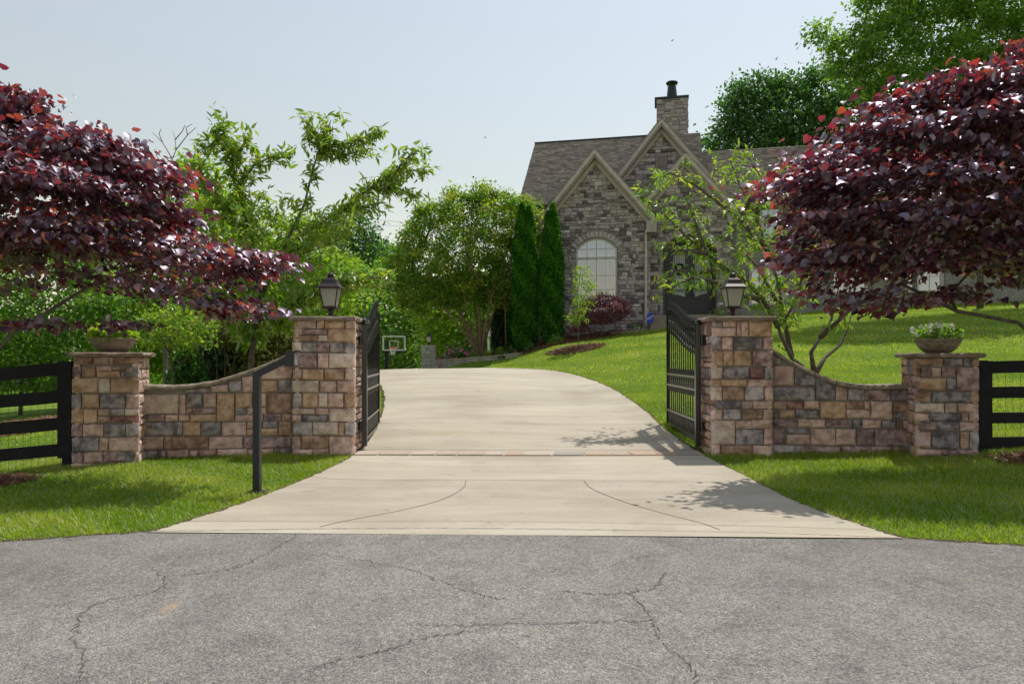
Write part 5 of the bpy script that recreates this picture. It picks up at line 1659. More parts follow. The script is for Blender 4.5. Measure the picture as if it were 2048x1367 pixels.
def tree(name, label, base, stems, poly, Y0, nc, per, cr, size, tpl, lmat, bark, depth=2.0, mode='rand', ngrow=60, r_tip=.01, r_max=.3, group=None, singles=0, extra=None, tier=None, droop=.3, flat=.6, kd=1.1, shell=.75, cat='tree', power=2.3, trunk_sides=9, clump=.5, zpen=.6, stem_min=0.0):
    """base (X,Y,Z); stems: polylines in world coordinates; poly: crown outline (X,Z)"""
    t = thing(name, base, label, cat, group)
    cen = sample_volume(poly, Y0, nc if tier is None else int(nc*1.9), depth, kd, shell)
    if tier is not None:    # drop the air between the tiers of a layered crown, thin it out below
        per_, thin_z = tier
        ph = cen[:, 2]*2*math.pi/per_+1.9*np.sin(cen[:, 0]*1.5+.6)+1.6*np.sin(cen[:, 1]*1.7+cen[:, 0]*.5)
        keep = np.sin(ph)+rng.normal(0, .35, len(ph)) > -.25
        keep &= rng.uniform(0, 1, len(cen)) < np.clip((cen[:, 2]-thin_z)/.6, .13, 1)
        cen = cen[keep]
    if extra is not None and len(extra): cen = np.concatenate([cen, np.asarray(extra)])
    ctr = np.array([np.mean([p[0] for p in poly]), Y0, np.mean([p[1] for p in poly])*.75+min(p[1] for p in poly)*.25])
    pick = cen[rng.permutation(len(cen))[:ngrow]]
    st = [np.array([tuple(p) for p in s], float) for s in stems]
    nodes, parent, rad, ch = grow(st, pick, r_tip, power, zpen=zpen)
    rad = np.minimum(rad, r_max)
    if stem_min:
        k = 0
        for q in st:
            for i in range(len(q)): rad[k+i] = max(rad[k+i], stem_min*(1-.75*i/max(1, len(q)-1)))
            k += len(q)
    k = 0
    for s in st:      # stems are parts of their own
        m = len(s)
        rr = [float(rad[k+i]) for i in range(m)]
        if m > 1:
            rr[0] = rr[0]*1.25
            MB().tube([Vector(p) for p in s], rr, trunk_sides, cap=True).build('trunk' if len(st) == 1 else 'stem', bark, t, world=True, smooth=True)
        k += m
    mb = MB()
    sub = list(range(len(nodes)))
    branch_mesh(mb, nodes, parent, rad*.98, ch)
    o = mb.build('branches', bark, t, world=True, smooth=True); o['kind'] = 'stuff'
    C, D, N, s, tint = make_leaves(cen, per, cr, size, mode, ctr, flat, droop, clump)
    if singles:
        px = HX+C[:, 0]/C[:, 1]*FPX; py = HY-(C[:, 2]-CH)/C[:, 1]*FPX
        vis = (px > 10) & (px < 2038) & (py > 5) & (py < 1300)
        score = np.where(vis, s/C[:, 1], 0)
        idx = np.argsort(-score)[:singles]
        leaf_objects(t, C[idx], D[idx], N[idx], s[idx], tint[idx], tpl, lmat)
        keep = np.ones(len(C), bool); keep[idx] = False
        C, D, N, s, tint = C[keep], D[keep], N[keep], s[keep], tint[keep]
    o = link('crown', leaf_mesh('crown', C, D, N, s, tint, tpl, lmat), t, loc=base_of(t)); o['kind'] = 'stuff'
    return t

def W3(pts, Y):
    """polyline of (x,y[,dY]) photograph points -> world"""
    return [P(p[0], p[1], Y+(p[2] if len(p) > 2 else 0)) for p in pts]

# ---------------------------------------------------------------- purple redbuds beside the entrance
YL = 8.3
zb = H1(-6.9, 8.2)
polyL = poly_px([(-420, 330), (-300, 190), (-120, 150), (0, 185), (45, 182), (80, 235), (135, 235), (200, 285), (225, 262), (245, 300), (300, 312), (335, 345), (365, 375), (360, 400), (320, 425), (345, 440), (390, 470), (430, 508), (470, 515), (555, 520), (548, 540), (470, 552), (505, 595), (558, 612), (556, 635), (520, 630), (440, 608), (420, 640), (370, 645), (300, 640), (240, 660), (180, 640), (100, 650), (0, 630), (-150, 640), (-330, 580), (-430, 470)], YL)
stL = [[(-6.95, 8.2, zb-.1), (-6.9, 8.2, zb+.5), (-6.8, 8.25, zb+1.0)],
       [(-6.8, 8.25, zb+1.0), (-6.2, 8.5, zb+1.9), (-5.3, 8.6, zb+2.5), (-4.4, 8.5, zb+2.75)],
       [(-6.8, 8.25, zb+1.0), (-6.9, 8.0, zb+2.0), (-6.7, 7.8, zb+3.0), (-6.2, 7.8, zb+3.8)],
       [(-6.8, 8.25, zb+1.0), (-7.7, 8.3, zb+2.0), (-8.3, 8.4, zb+3.0)]]
def spray(lines, Y, step=.09, spread=.06):
    out = []
    for ln in lines:
        q = [np.array(tuple(P(x, y, Y+d))) for x, y, d in ln]
        for a, b in zip(q[:-1], q[1:]):
            m = max(1, int(np.linalg.norm(b-a)/step))
            out += [a+(b-a)*i/m+rng.normal(0, spread, 3) for i in range(m)]
    return np.array(out)
EXTRA = spray([[(420, 500, -.2), (480, 520, -.2), (548, 526, -.2)], [(400, 600, -.3), (480, 610, -.4), (545, 625, -.5)], [(300, 330, 0), (345, 360, 0)], [(190, 285, -.2), (228, 268, -.3)], [(60, 640, -.5), (120, 660, -.6)], [(230, 640, -.4), (245, 668, -.5)]], YL, .16)
tree('redbud_tree', 'purple-leaved redbud tree over the left wall and fence', (-6.95, 8.2, zb), stL, roughen(polyL, .10, .16), YL, 720, 32, .36, .094, T_HEART, L_REDBUD, M_BARK, depth=2.4, mode='flat', ngrow=170, r_tip=.006, r_max=.12, group='purple redbud trees', singles=290, droop=.38, flat=.15, kd=1.15, clump=.12, extra=EXTRA, tier=(.52, 2.25))
YR = 8.7
zb = H1(7.5, 8.75)
polyR = poly_px([(2048, 100), (2010, 118), (1985, 150), (1950, 160), (1900, 150), (1850, 160), (1845, 195), (1800, 215), (1760, 205), (1735, 215), (1700, 255), (1705, 285), (1650, 300), (1570, 300), (1575, 320), (1640, 350), (1600, 345), (1560, 365), (1490, 380), (1490, 392), (1540, 398), (1610, 400), (1620, 420), (1570, 440), (1560, 470), (1600, 480), (1555, 520), (1550, 540), (1630, 545), (1640, 580), (1660, 610), (1640, 635), (1700, 620), (1720, 640), (1760, 610), (1800, 605), (1860, 620), (1930, 600), (2000, 605), (2100, 610), (2300, 560), (2450, 450), (2450, 250), (2330, 100), (2180, 40)], YR)
stR = [[(7.5, 8.75, zb-.1), (7.4, 8.75, zb+.6), (7.3, 8.75, zb+1.05)],
       [(7.3, 8.75, zb+1.05), (6.6, 8.9, zb+1.75), (5.8, 8.9, zb+1.9), (5.0, 8.8, zb+2.25)],
       [(7.3, 8.75, zb+1.05), (7.0, 8.4, zb+2.2), (6.3, 8.2, zb+3.1), (5.6, 8.2, zb+3.5)],
       [(7.3, 8.75, zb+1.05), (7.9, 8.9, zb+2.3), (8.1, 9.0, zb+3.5)]]
EXTRA = spray([[(1640, 365, -.2), (1560, 380, -.3), (1500, 386, -.3)], [(1660, 310, 0), (1580, 308, 0)], [(1640, 540, -.2), (1565, 530, -.3)], [(1700, 600, -.3), (1650, 632, -.4)], [(1770, 590, -.3), (1765, 640, -.4)], [(1850, 610, -.4), (1842, 636, -.5)], [(1630, 470, -.4), (1570, 480, -.5)]], YR, .16)
tree('redbud_tree', 'purple-leaved redbud tree shading the right wall and lawn', (7.5, 8.75, zb), stR, roughen(polyR, .10, .16), YR, 800, 32, .36, .096, T_HEART, L_REDBUD, M_BARK, depth=2.5, mode='flat', ngrow=190, r_tip=.006, r_max=.11, group='purple redbud trees', singles=290, droop=.38, flat=.15, kd=1.15, clump=.12, extra=EXTRA, tier=(.52, 2.25))

# ---------------------------------------------------------------- cherry trees behind the walls
def along(lines, Y, step, spread, rise=0.0, t0=0.0):
    out = []
    for ln in lines:
        q = [np.array(tuple(P(p[0], p[1], Y+(p[2] if len(p) > 2 else 0)))) for p in ln]
        for a, b in zip(q[:-1], q[1:]):
            L = np.linalg.norm(b-a); m = max(1, int(L/step))
            for i in range(m):
                out.append(a+(b-a)*(i+rng.uniform(0, 1))/m+rng.normal(0, spread, 3)*np.array([1, 1, .7]))
    return out

YC = 13.2
lines = [[(520, 598), (560, 510), (609, 408), (626, 338), (640, 296)], [(640, 296), (620, 255, -.1), (600, 232, -.2)], [(640, 296), (655, 262, .2), (662, 240, .3)], [(640, 296), (690, 288, .2), (730, 275, .3), (762, 266, .4)], [(640, 296), (690, 310, .4), (742, 296, .6)],
         [(567, 506), (620, 460, .3), (679, 422, .5), (739, 377, .7), (790, 350, .9), (830, 340, 1.0), (858, 350, 1.0)], [(739, 377, .7), (780, 362, .5), (808, 320, .4), (838, 300, .3)], [(739, 377, .7), (790, 375, .9), (842, 395, 1.0)], [(679, 422, .5), (740, 410, .2), (760, 405, .1)],
         [(520, 598), (507, 500), (490, 430), (479, 370), (463, 330), (448, 270), (433, 232)], [(479, 370), (507, 331, .3), (545, 312, .4), (582, 318, .5)], [(463, 330), (490, 285, -.2), (500, 268, -.3)], [(507, 500), (465, 430, -.3), (423, 377, -.4), (395, 330, -.5), (385, 310, -.5)], [(448, 270), (415, 295, .2), (400, 300, .3)],
         [(540, 640), (590, 605, -.6), (640, 585, -.8), (700, 560, -.9), (775, 553, -1.0)], [(590, 605, -.6), (650, 560, -.7), (720, 555, -.8)],
         [(520, 640), (470, 560, .4), (420, 520, .6)], [(560, 510), (640, 480, .8), (700, 455, 1.0)]]
stC = [W3([(495, 800), (505, 700), (520, 598)], YC)]+[W3(l, YC) for l in lines]
exC = along(lines[1:], YC, .035, .085)+along([lines[0][2:]], YC, .07, .10)
polyC = poly_px([(385, 430), (420, 390), (470, 400), (520, 380), (570, 400), (610, 390), (660, 430), (720, 420), (700, 480), (640, 520), (680, 560), (640, 620), (580, 650), (500, 690), (440, 640), (400, 560)], YC)
tree('cherry_tree', 'young green cherry tree with open feathery branches behind the left wall', (stC[0][0].x, YC, stC[0][0].z), stC, polyC, YC, 430, 9, .24, .175, T_LANCE, L_CHERRY, M_BARKC, depth=1.6, mode='brush', ngrow=170, r_tip=.0055, r_max=.075, singles=290, extra=exC, droop=.75, kd=1.1, group='young cherry trees', power=2.0, stem_min=.036)
YD = 13.6
linesR = [[(1628, 744), (1622, 705), (1640, 675, .2), (1662, 640, .3), (1672, 600, .4), (1680, 560, .4)], [(1632, 745), (1650, 715, .5), (1680, 690, .6), (1697, 655, .7), (1702, 630, .7)],
          [(1605, 735), (1583, 715), (1562, 672), (1557, 655), (1575, 630), (1592, 600), (1600, 570), (1608, 530), (1606, 480), (1590, 430, .2)], [(1557, 655), (1528, 602), (1490, 560, -.2), (1450, 535, -.3), (1410, 505, -.5), (1370, 470, -.5), (1330, 430, -.6), (1290, 400, -.6)],
          [(1583, 715), (1567, 630, .3), (1555, 560, .3), (1535, 500, .4), (1510, 430, .5), (1480, 370, .6), (1460, 320, .6)], [(1528, 602), (1470, 585, -.6), (1420, 560, -.8), (1380, 555, -1.), (1330, 585, -1.2)], [(1450, 535, -.3), (1400, 545, -.7), (1350, 540, -.8), (1316, 572, -.9)],
          [(1535, 500, .4), (1480, 440, .0), (1430, 400, -.1), (1390, 370, -.2), (1340, 345, -.3), (1290, 370, -.3)], [(1510, 430, .5), (1540, 370, .7), (1560, 330, .8), (1590, 315, .8)], [(1480, 440), (1500, 400, -.3), (1530, 365, -.4), (1505, 330, -.4)], [(1410, 505, -.5), (1360, 500, -.7), (1320, 490, -.8)],
          [(1410, 505, -.5), (1390, 440, -.3), (1370, 390, -.2)], [(1640, 675, .2), (1700, 620, .0), (1720, 590, -.1)], [(1567, 630, .3), (1520, 540, .9), (1470, 480, 1.1)]]
zb = H1(P(1620, 745, YD).x, YD)
bD = Vector((P(1620, 745, YD).x, YD, zb))
stD = [[bD-Vector((0, 0, .1)), P(1628, 744, YD)], [bD+Vector((-.1, 0, -.1)), P(1605, 735, YD)], [bD+Vector((.05, .1, -.1)), P(1632, 745, YD)]]+[W3(l, YD) for l in linesR]
exD = along(linesR[2:], YD, .075, .09)
exD = [p for p in exD if p[2] > P(0, 640, YD).z-.1 or rng.uniform() < .25]
polyD = poly_px([(1270, 400), (1280, 350), (1340, 335), (1400, 310), (1450, 295), (1500, 310), (1580, 340), (1600, 420), (1600, 520), (1640, 600), (1560, 620), (1500, 580), (1440, 560), (1400, 520), (1330, 470)], YD)
tree('cherry_tree', 'young yellow-green cherry tree in front of the house behind the right wall', tuple(bD), stD, polyD, YD, 120, 8, .22, .145, T_LANCE, L_CHERRY, M_BARKC, depth=1.5, mode='brush', ngrow=90, r_tip=.0055, r_max=.05, singles=290, extra=exD, droop=.75, kd=1.1, group='young cherry trees', power=2.1, stem_min=.045)

# ---------------------------------------------------------------- trees round the house and beyond
def back_tree(label, px, Y0, nc, per, cr, size, lmat, depth, base_x, trunk_r, mode='rand', tpl=T_LEAF, bark=M_BARK, name='broadleaf_tree', group='trees beyond the garden', top=None, multi=None, clump=.55, ngrow=70, flat=.6):
    poly = poly_px(px, Y0)
    poly = roughen(poly, Y0*.012, Y0*.022)
    bx = P(base_x, 700, Y0).x; bz = H1(bx, Y0)
    zlo = min(p[1] for p in poly); zhi = max(p[1] for p in poly)
    zc = zlo+(zhi-zlo)*.55; cx = np.mean([p[0] for p in poly])
    zt = max(bz+1.0, zlo+(zhi-zlo)*.25)
    st = [[(bx, Y0, bz-.2), (bx+.05, Y0, (bz+zt)/2), (bx+(cx-bx)*.3, Y0, zt)], [(bx+(cx-bx)*.3, Y0, zt), (bx+(cx-bx)*.7, Y0+.1, zc)]]
    return tree(name, label, (bx, Y0, bz), st, poly, Y0, nc, per, cr, size, tpl, lmat, bark, depth=depth, mode=mode, ngrow=ngrow, r_tip=trunk_r/12, r_max=trunk_r, group=group, clump=clump, flat=flat)

back_tree('tall dark oak rising behind the right wing roof of the house', [(1395, 310), (1405, 285), (1425, 275), (1432, 248), (1455, 240), (1450, 210), (1470, 195), (1475, 178), (1515, 172), (1525, 150), (1560, 158), (1580, 148), (1600, 158), (1625, 140), (1650, 160), (1690, 150), (1730, 160), (1790, 150), (1860, 170), (1900, 240), (1880, 330), (1600, 360), (1420, 350)], 52, 680, 62, .95, .34, L_OAK, 5.0, 1600, .45, clump=.35)
back_tree('large bright green maple in the top right corner overhanging the house roof', [(1618, 65), (1625, 40), (1680, 45), (1715, 5), (1760, -30), (1800, -90), (1900, -160), (2100, -180), (2300, -100), (2350, 100), (2300, 300), (2100, 320), (1950, 260), (1830, 240), (1740, 215), (1690, 190), (1700, 150), (1650, 120), (1660, 90)], 26, 760, 95, .50, .185, L_MAPLE, 3.6, 1960, .3, clump=.4)
for (lab, px, Y0, nc, per, cr, size, lmt, depth, bx, tr) in (
    ('dark tree beyond the left gate leaf, tallest of the far wood', [(640, 500), (655, 440), (690, 430), (720, 425), (748, 440), (756, 480), (745, 520), (770, 560), (760, 640), (700, 700), (630, 690), (610, 580)], 58, 420, 30, 1.0, .36, L_OAK, 4.0, 690, .3),
    ('small round tree on the far skyline left of the crape myrtle', [(735, 510), (750, 485), (775, 478), (795, 500), (800, 540), (780, 580), (740, 560)], 62, 160, 26, 1.0, .36, L_WOOD, 3.0, 770, .2),
    ('pale leafy tree drooping behind the basketball hoop', [(680, 590), (720, 550), (780, 545), (830, 560), (870, 600), (890, 660), (870, 745), (820, 775), (700, 775), (670, 690)], 57, 560, 32, .9, .34, L_WOOD, 4.0, 780, .3),
    ('bright green tree behind the brick lamp pillar', [(830, 600), (870, 560), (930, 555), (1000, 560), (1040, 600), (1040, 700), (960, 760), (860, 760), (840, 690)], 48, 500, 32, .85, .30, L_LIME, 3.5, 930, .3),
    ('lime green tree filling in behind the cherry', [(380, 450), (420, 400), (500, 410), (560, 430), (640, 450), (690, 520), (700, 620), (650, 720), (520, 760), (400, 740), (350, 600)], 24, 760, 34, .45, .17, L_LIME, 2.6, 560, .16),
    ('green tree showing above the left redbud beside the bare twigs', [(180, 500), (250, 400), (330, 340), (380, 320), (440, 360), (470, 450), (470, 620), (420, 740), (250, 740), (170, 640)], 27, 720, 34, .5, .19, L_LIME, 3.0, 330, .18),
    ('broad leafy tree behind the left fence', [(-160, 560), (-60, 470), (60, 450), (170, 480), (240, 560), (250, 680), (200, 770), (0, 790), (-160, 740)], 22, 800, 34, .42, .16, L_WOOD, 2.6, 40, .16),
    ('tree of the far wood standing above the left gate pillar', [(560, 560), (600, 520), (660, 510), (720, 540), (740, 600), (740, 720), (660, 770), (560, 760)], 42, 420, 32, .75, .28, L_WOOD, 3.0, 650, .25)):
    back_tree(lab, px, Y0, nc, per, cr, size, lmt, depth, bx, tr)

# far wood closing the horizon
cen = []
for k in range(1300):
    x = rng.uniform(-80, 80); y = rng.uniform(72, 96)
    top = 8.0+1.6*math.sin(x*.13)+1.2*math.sin(x*.41+1)+(y-72)*.06
    cen.append((x, y, rng.uniform(-2, top)))
cen = np.array(cen)
C, D, N, s, tt = make_leaves(cen, 40, 2.0, .8, 'rand', np.array([0, 120, -4.]), .7, .3, .6)
tag(link('distant_wood', leaf_mesh('distant_wood', C, D, N, s, tt, T_LEAF, L_WOOD)), 'distant green wood closing the view behind the garden', 'wood', kind='stuff')

# crape myrtle: vase of smooth brown stems, wide crown
YM = 30.6
bM = P(960, 690, YM); bM.z = H1(bM.x, YM)
mst = []
for (tx, ty, dy) in ((872, 592, -.4), (900, 585, .6), (925, 580, -.8), (945, 575, .8), (958, 570, -.2), (972, 575, .5), (988, 570, -.6), (1003, 580, .3), (915, 605, .9)):
    tip = P(tx, ty, YM+dy); o0 = bM+Vector(((tx-955)*.0016, dy*.12, -.1))
    m1 = o0.lerp(tip, .42)+Vector(((960-tx)*.0022, 0, .02)); m2 = o0.lerp(tip, .75)+Vector(((960-tx)*.001, 0, 0))
    mst.append([o0, o0+Vector(((tx-960)*.001, 0, .35)), m1, m2, tip])
polyM = poly_px([(762, 530), (790, 492), (822, 462), (838, 425), (872, 395), (905, 375), (935, 392), (965, 380), (1000, 390), (1045, 395), (1085, 425), (1080, 500), (1066, 580), (1030, 612), (985, 590), (960, 606), (930, 596), (905, 618), (850, 622), (795, 592)], YM)
tree('crape_myrtle', 'wide vase-shaped crape myrtle with smooth brown stems in the flower bed', tuple(bM), mst, roughen(polyM, .32, .55), YM, 760, 62, .36, .145, T_LEAF, L_MYRTLE, M_BARKB, depth=2.6, ngrow=130, r_tip=.027, r_max=.15, kd=1.2, clump=.65, shell=.6)
YM2 = 30.2
b2 = P(1012, 690, YM2); b2.z = H1(b2.x, YM2)
tree('crape_myrtle', 'slim single-stemmed crape myrtle between the clipped evergreens', tuple(b2), [[b2-Vector((0, 0, .1)), P(1011, 650, YM2), P(1010, 610, YM2)], [P(1010, 610, YM2), P(1000, 570, YM2), P(1004, 520, YM2)], [P(1010, 610, YM2), P(1018, 560, YM2+.2), P(1025, 500, YM2)]],
     poly_px([(975, 520), (1000, 470), (1030, 470), (1040, 530), (1035, 590), (1000, 590), (980, 560)], YM2), YM2, 120, 20, .35, .13, T_LEAF, L_MYRTLE, M_BARKB, depth=.7, ngrow=30, r_tip=.010, r_max=.075)

# columnar evergreens
def column_tree(name, label, cx, y_top, y_bot, half, Y0, lmat, n, peaks, size=.10, group=None):
    b = P(cx, y_bot, Y0); z0 = H1(b.x, Y0); zt = P(cx, y_top, Y0).z
    t = thing(name, (b.x, Y0, z0), label, 'tree', group)
    hw = half/FPX*Y0
    MB().tube([(b.x, Y0, z0-.1), (b.x, Y0, z0+(zt-z0)*.8)], [.09, .03], 7).build('trunk', M_BARK, t, world=True)
    u = rng.uniform(0, 1, n)**.85
    prof = lambda q: np.clip(np.minimum(1.0, (q*9)**.5*.9+.25)*np.minimum(1.0, ((1-q)*2.3)**.62), .03, 1)
    C = np.zeros((n, 3)); Nn = np.zeros((n, 3))
    a = rng.uniform(0, 2*math.pi, n); pk = rng.integers(0, len(peaks), n)
    for i, (dx, dz, sc) in enumerate(peaks):
        m = pk == i
        h = (zt-z0+dz)*u[m]
        lump = 1+.10*np.sin(a[m]*5+h*4)+.10*np.sin(a[m]*9-h*9)+.05*np.sin(a[m]*17+h*15)
        r = hw*sc*prof(u[m])*lump*rng.uniform(.80, 1.04, m.sum())
        C[m] = np.stack([b.x+dx*(.25+.75*u[m])+r*np.cos(a[m]), Y0+r*np.sin(a[m])*.95, z0+h], 1)
        Nn[m] = np.stack([np.cos(a[m]), np.sin(a[m]), np.full(m.sum(), .25)], 1)
    D = np.array([0, 0, 1.])+Nn*.45+rng.normal(0, .38, C.shape)
    N = Nn+rng.normal(0, .7, C.shape)
    tint = np.clip(rng.uniform(0, 1, n)*.6+.4*(.5+.5*np.sin(C[:, 0]*7+C[:, 2]*5)), 0, 1)
    o = link('crown', leaf_mesh('crown', C, D, N, size*rng.uniform(.7, 1.3, n), tint, T_LEAF, lmat), t, loc=base_of(t)); o['kind'] = 'stuff'
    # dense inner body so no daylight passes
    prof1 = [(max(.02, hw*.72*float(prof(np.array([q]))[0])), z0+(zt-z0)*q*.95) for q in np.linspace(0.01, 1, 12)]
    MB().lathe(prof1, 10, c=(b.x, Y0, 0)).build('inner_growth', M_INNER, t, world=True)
    return t
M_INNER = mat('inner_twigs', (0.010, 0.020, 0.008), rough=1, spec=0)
GA = 'clipped columnar evergreens by the house'
column_tree('arborvitae', 'bright green twin-tipped arborvitae left of its pair, in front of the house corner', 1050, 408, 693, 24.5, 29.2, L_ARB, 30000, [(-.13, 0, .84), (.17, -.12, .84)], group=GA)
column_tree('arborvitae', 'bright green arborvitae standing against the stone gable', 1103, 408, 690, 22.5, 29.0, L_ARB, 24000, [(.06, 0, .95), (-.16, -.35, .75)], group=GA)
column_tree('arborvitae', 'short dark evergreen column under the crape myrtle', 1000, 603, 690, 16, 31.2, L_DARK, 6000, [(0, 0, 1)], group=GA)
column_tree('arborvitae', 'dark green evergreen column behind the arborvitae pair', 1030, 560, 690, 16, 31.0, L_ARB, 7000, [(0, 0, 1)], group=GA)

# Japanese maple and sapling at the house front
YJ = 28.6
bJ = P(1205, 668, YJ); bJ.z = H1(bJ.x, YJ)
tree('japanese_maple', 'low domed red Japanese maple under the arched window', tuple(bJ), [[bJ-Vector((0, 0, .1)), P(1204, 652, YJ), P(1200, 640, YJ)], [P(1200, 640, YJ), P(1185, 625, YJ-.2), P(1175, 618, YJ)], [P(1200, 640, YJ), P(1215, 622, YJ), P(1230, 615, YJ+.2)]],
     poly_px([(1150, 650), (1160, 615), (1180, 592), (1205, 586), (1230, 592), (1252, 602), (1258, 622), (1240, 638), (1210, 646), (1185, 646), (1168, 662), (1138, 666)], YJ), YJ, 460, 24, .22, .090, T_LANCE, L_JMAPLE, M_BARK, depth=.9, mode='flat', ngrow=50, r_tip=.006, r_max=.06, flat=.35, droop=.6)
YS = 25.6
bS = P(1158, 692, YS); bS.z = H1(bS.x, YS)
tree('sapling', 'slender young sapling in a mulch ring on the lawn', tuple(bS), [[bS-Vector((0, 0, .1)), P(1157, 660, YS), P(1154, 630, YS), P(1156, 590, YS), P(1160, 550, YS)]],
     poly_px([(1150, 545), (1160, 528), (1172, 530), (1185, 550), (1190, 580), (1180, 600), (1178, 625), (1165, 650), (1140, 645), (1128, 640), (1145, 610), (1146, 580)], YS), YS, 110, 9, .16, .12, T_LANCE, L_LIME, M_BARK, depth=.35, mode='droop', ngrow=30, r_tip=.005, r_max=.035, droop=.6)

# shrubs behind the left wall
YB = 15.0
b = P(345, 760, YB); b.z = H1(b.x, YB)
tree('small_tree', 'thin grey-barked small tree behind the left short pillar', tuple(b), [[b-Vector((0, 0, .1)), P(343, 740, YB), P(340, 710, YB), P(338, 690, YB)], [P(340, 710, YB), P(320, 670, YB), P(310, 640, YB)], [P(338, 690, YB), P(360, 660, YB), P(385, 640, YB)], [P(338, 690, YB), P(345, 650, YB), P(350, 620, YB)], [P(343, 740, YB), P(375, 715, YB), P(400, 690, YB)]],
     poly_px([(270, 690), (280, 640), (320, 610), (380, 610), (420, 640), (425, 690), (380, 705), (340, 690)], YB), YB, 190, 14, .18, .085, T_LEAF, L_MYRTLE, M_BARK, depth=1.0, ngrow=60, r_tip=.006, r_max=.06)
YE = 16.5
b = P(450, 770, YE); b.z = H1(b.x, YE)
tree('conifer', 'broad golden-tipped conifer with dark bare lower stems behind the left wall', tuple(b), [[b+Vector((dx, 0, -.1)), P(450+k, 715, YE), P(450+k*2.0, 655, YE)] for dx, k in ((-.2, -16), (0, 0), (.2, 18), (.35, 40))],
     poly_px([(430, 650), (470, 625), (530, 640), (580, 640), (610, 690), (600, 760), (520, 775), (480, 760), (500, 710), (440, 680)], YE), YE, 330, 30, .24, .10, T_LEAF, L_YEW, M_BARKB, depth=1.3, mode='droop', ngrow=60, r_tip=.008, r_max=.07)
column_tree('evergreen_shrub', 'rounded dark green ivy-leaved shrub behind the left wall', 375, 690, 775, 34, 15.8, L_OAK, 5000, [(0, 0, 1)], size=.075)
b = P(478, 775, 17.5)
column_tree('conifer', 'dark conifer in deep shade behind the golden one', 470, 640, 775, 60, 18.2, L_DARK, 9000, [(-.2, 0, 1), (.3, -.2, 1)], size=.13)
# bare twigs above the left redbud
YT = 20.0
mb = MB()
bt = P(330, 700, YT); bt.z = H1(bt.x, YT)
t = thing('bare_tree', tuple(bt), 'leafless grey twigs sticking up above the purple leaves', 'tree')
MB().tube([bt-Vector((0, 0, .1)), P(332, 600, YT), P(336, 480, YT), P(340, 330, YT)], [.07, .05, .03, .016], 6).build('trunk', M_BARK, t, world=True)
for ln in ([(340, 330), (352, 300), (350, 275), (345, 262)], [(352, 300), (375, 270), (392, 255)], [(345, 318), (325, 285), (305, 265)], [(338, 350), (318, 320), (308, 300)], [(350, 280), (365, 262), (370, 250)], [(392, 330), (405, 300), (395, 265)], [(336, 440), (380, 370), (392, 330)], [(325, 285), (318, 268), (322, 258)], [(375, 270), (372, 255), (385, 248)]):
    MB().tube(W3(ln, YT), [.016, .011, .007, .004][:len(ln)], 4).build('twig', M_BARK, t, world=True)

# wreath
me = mesh_np('greens', np.array(WREATH_V), np.array(WREATH_F), L_DARK, WREATH_T)
o = link('greens', me, WR); o['kind'] = 'stuff'
M_MONO = mat('white_paint', (.75, .75, .72), rough=.5)
for pts in ([(.07, .12), (0, .15), (-.07, .12), (-.05, .06), (0, .0), (.06, -.05), (.05, -.12), (-.02, -.13), (-.07, -.1)], [(-.09, .10), (-.05, .13), (-.03, .09), (-.07, .07), (-.09, .10)], [(.09, .10), (.05, .13), (.03, .09), (.07, .07), (.09, .10)], [(-.09, -.10), (-.05, -.07), (-.03, -.11), (-.07, -.13), (-.09, -.10)], [(.09, -.10), (.05, -.07), (.03, -.11), (.07, -.13), (.09, -.10)], [(0, .15), (-.02, 0), (.02, -.13)]):
    MB().tube([(a, -.055, b_) for a, b_ in smooth_line(pts, 5)], .010, 5).build('monogram_stroke', M_MONO, WR)
MB().lathe([(.0, -.03), (.03, -.02), (.035, .02), (0, .03)], 8, c=(0, -.06, .16)).build('bow', mat('tan_ribbon', (.3, .2, .12), rough=.8), WR)
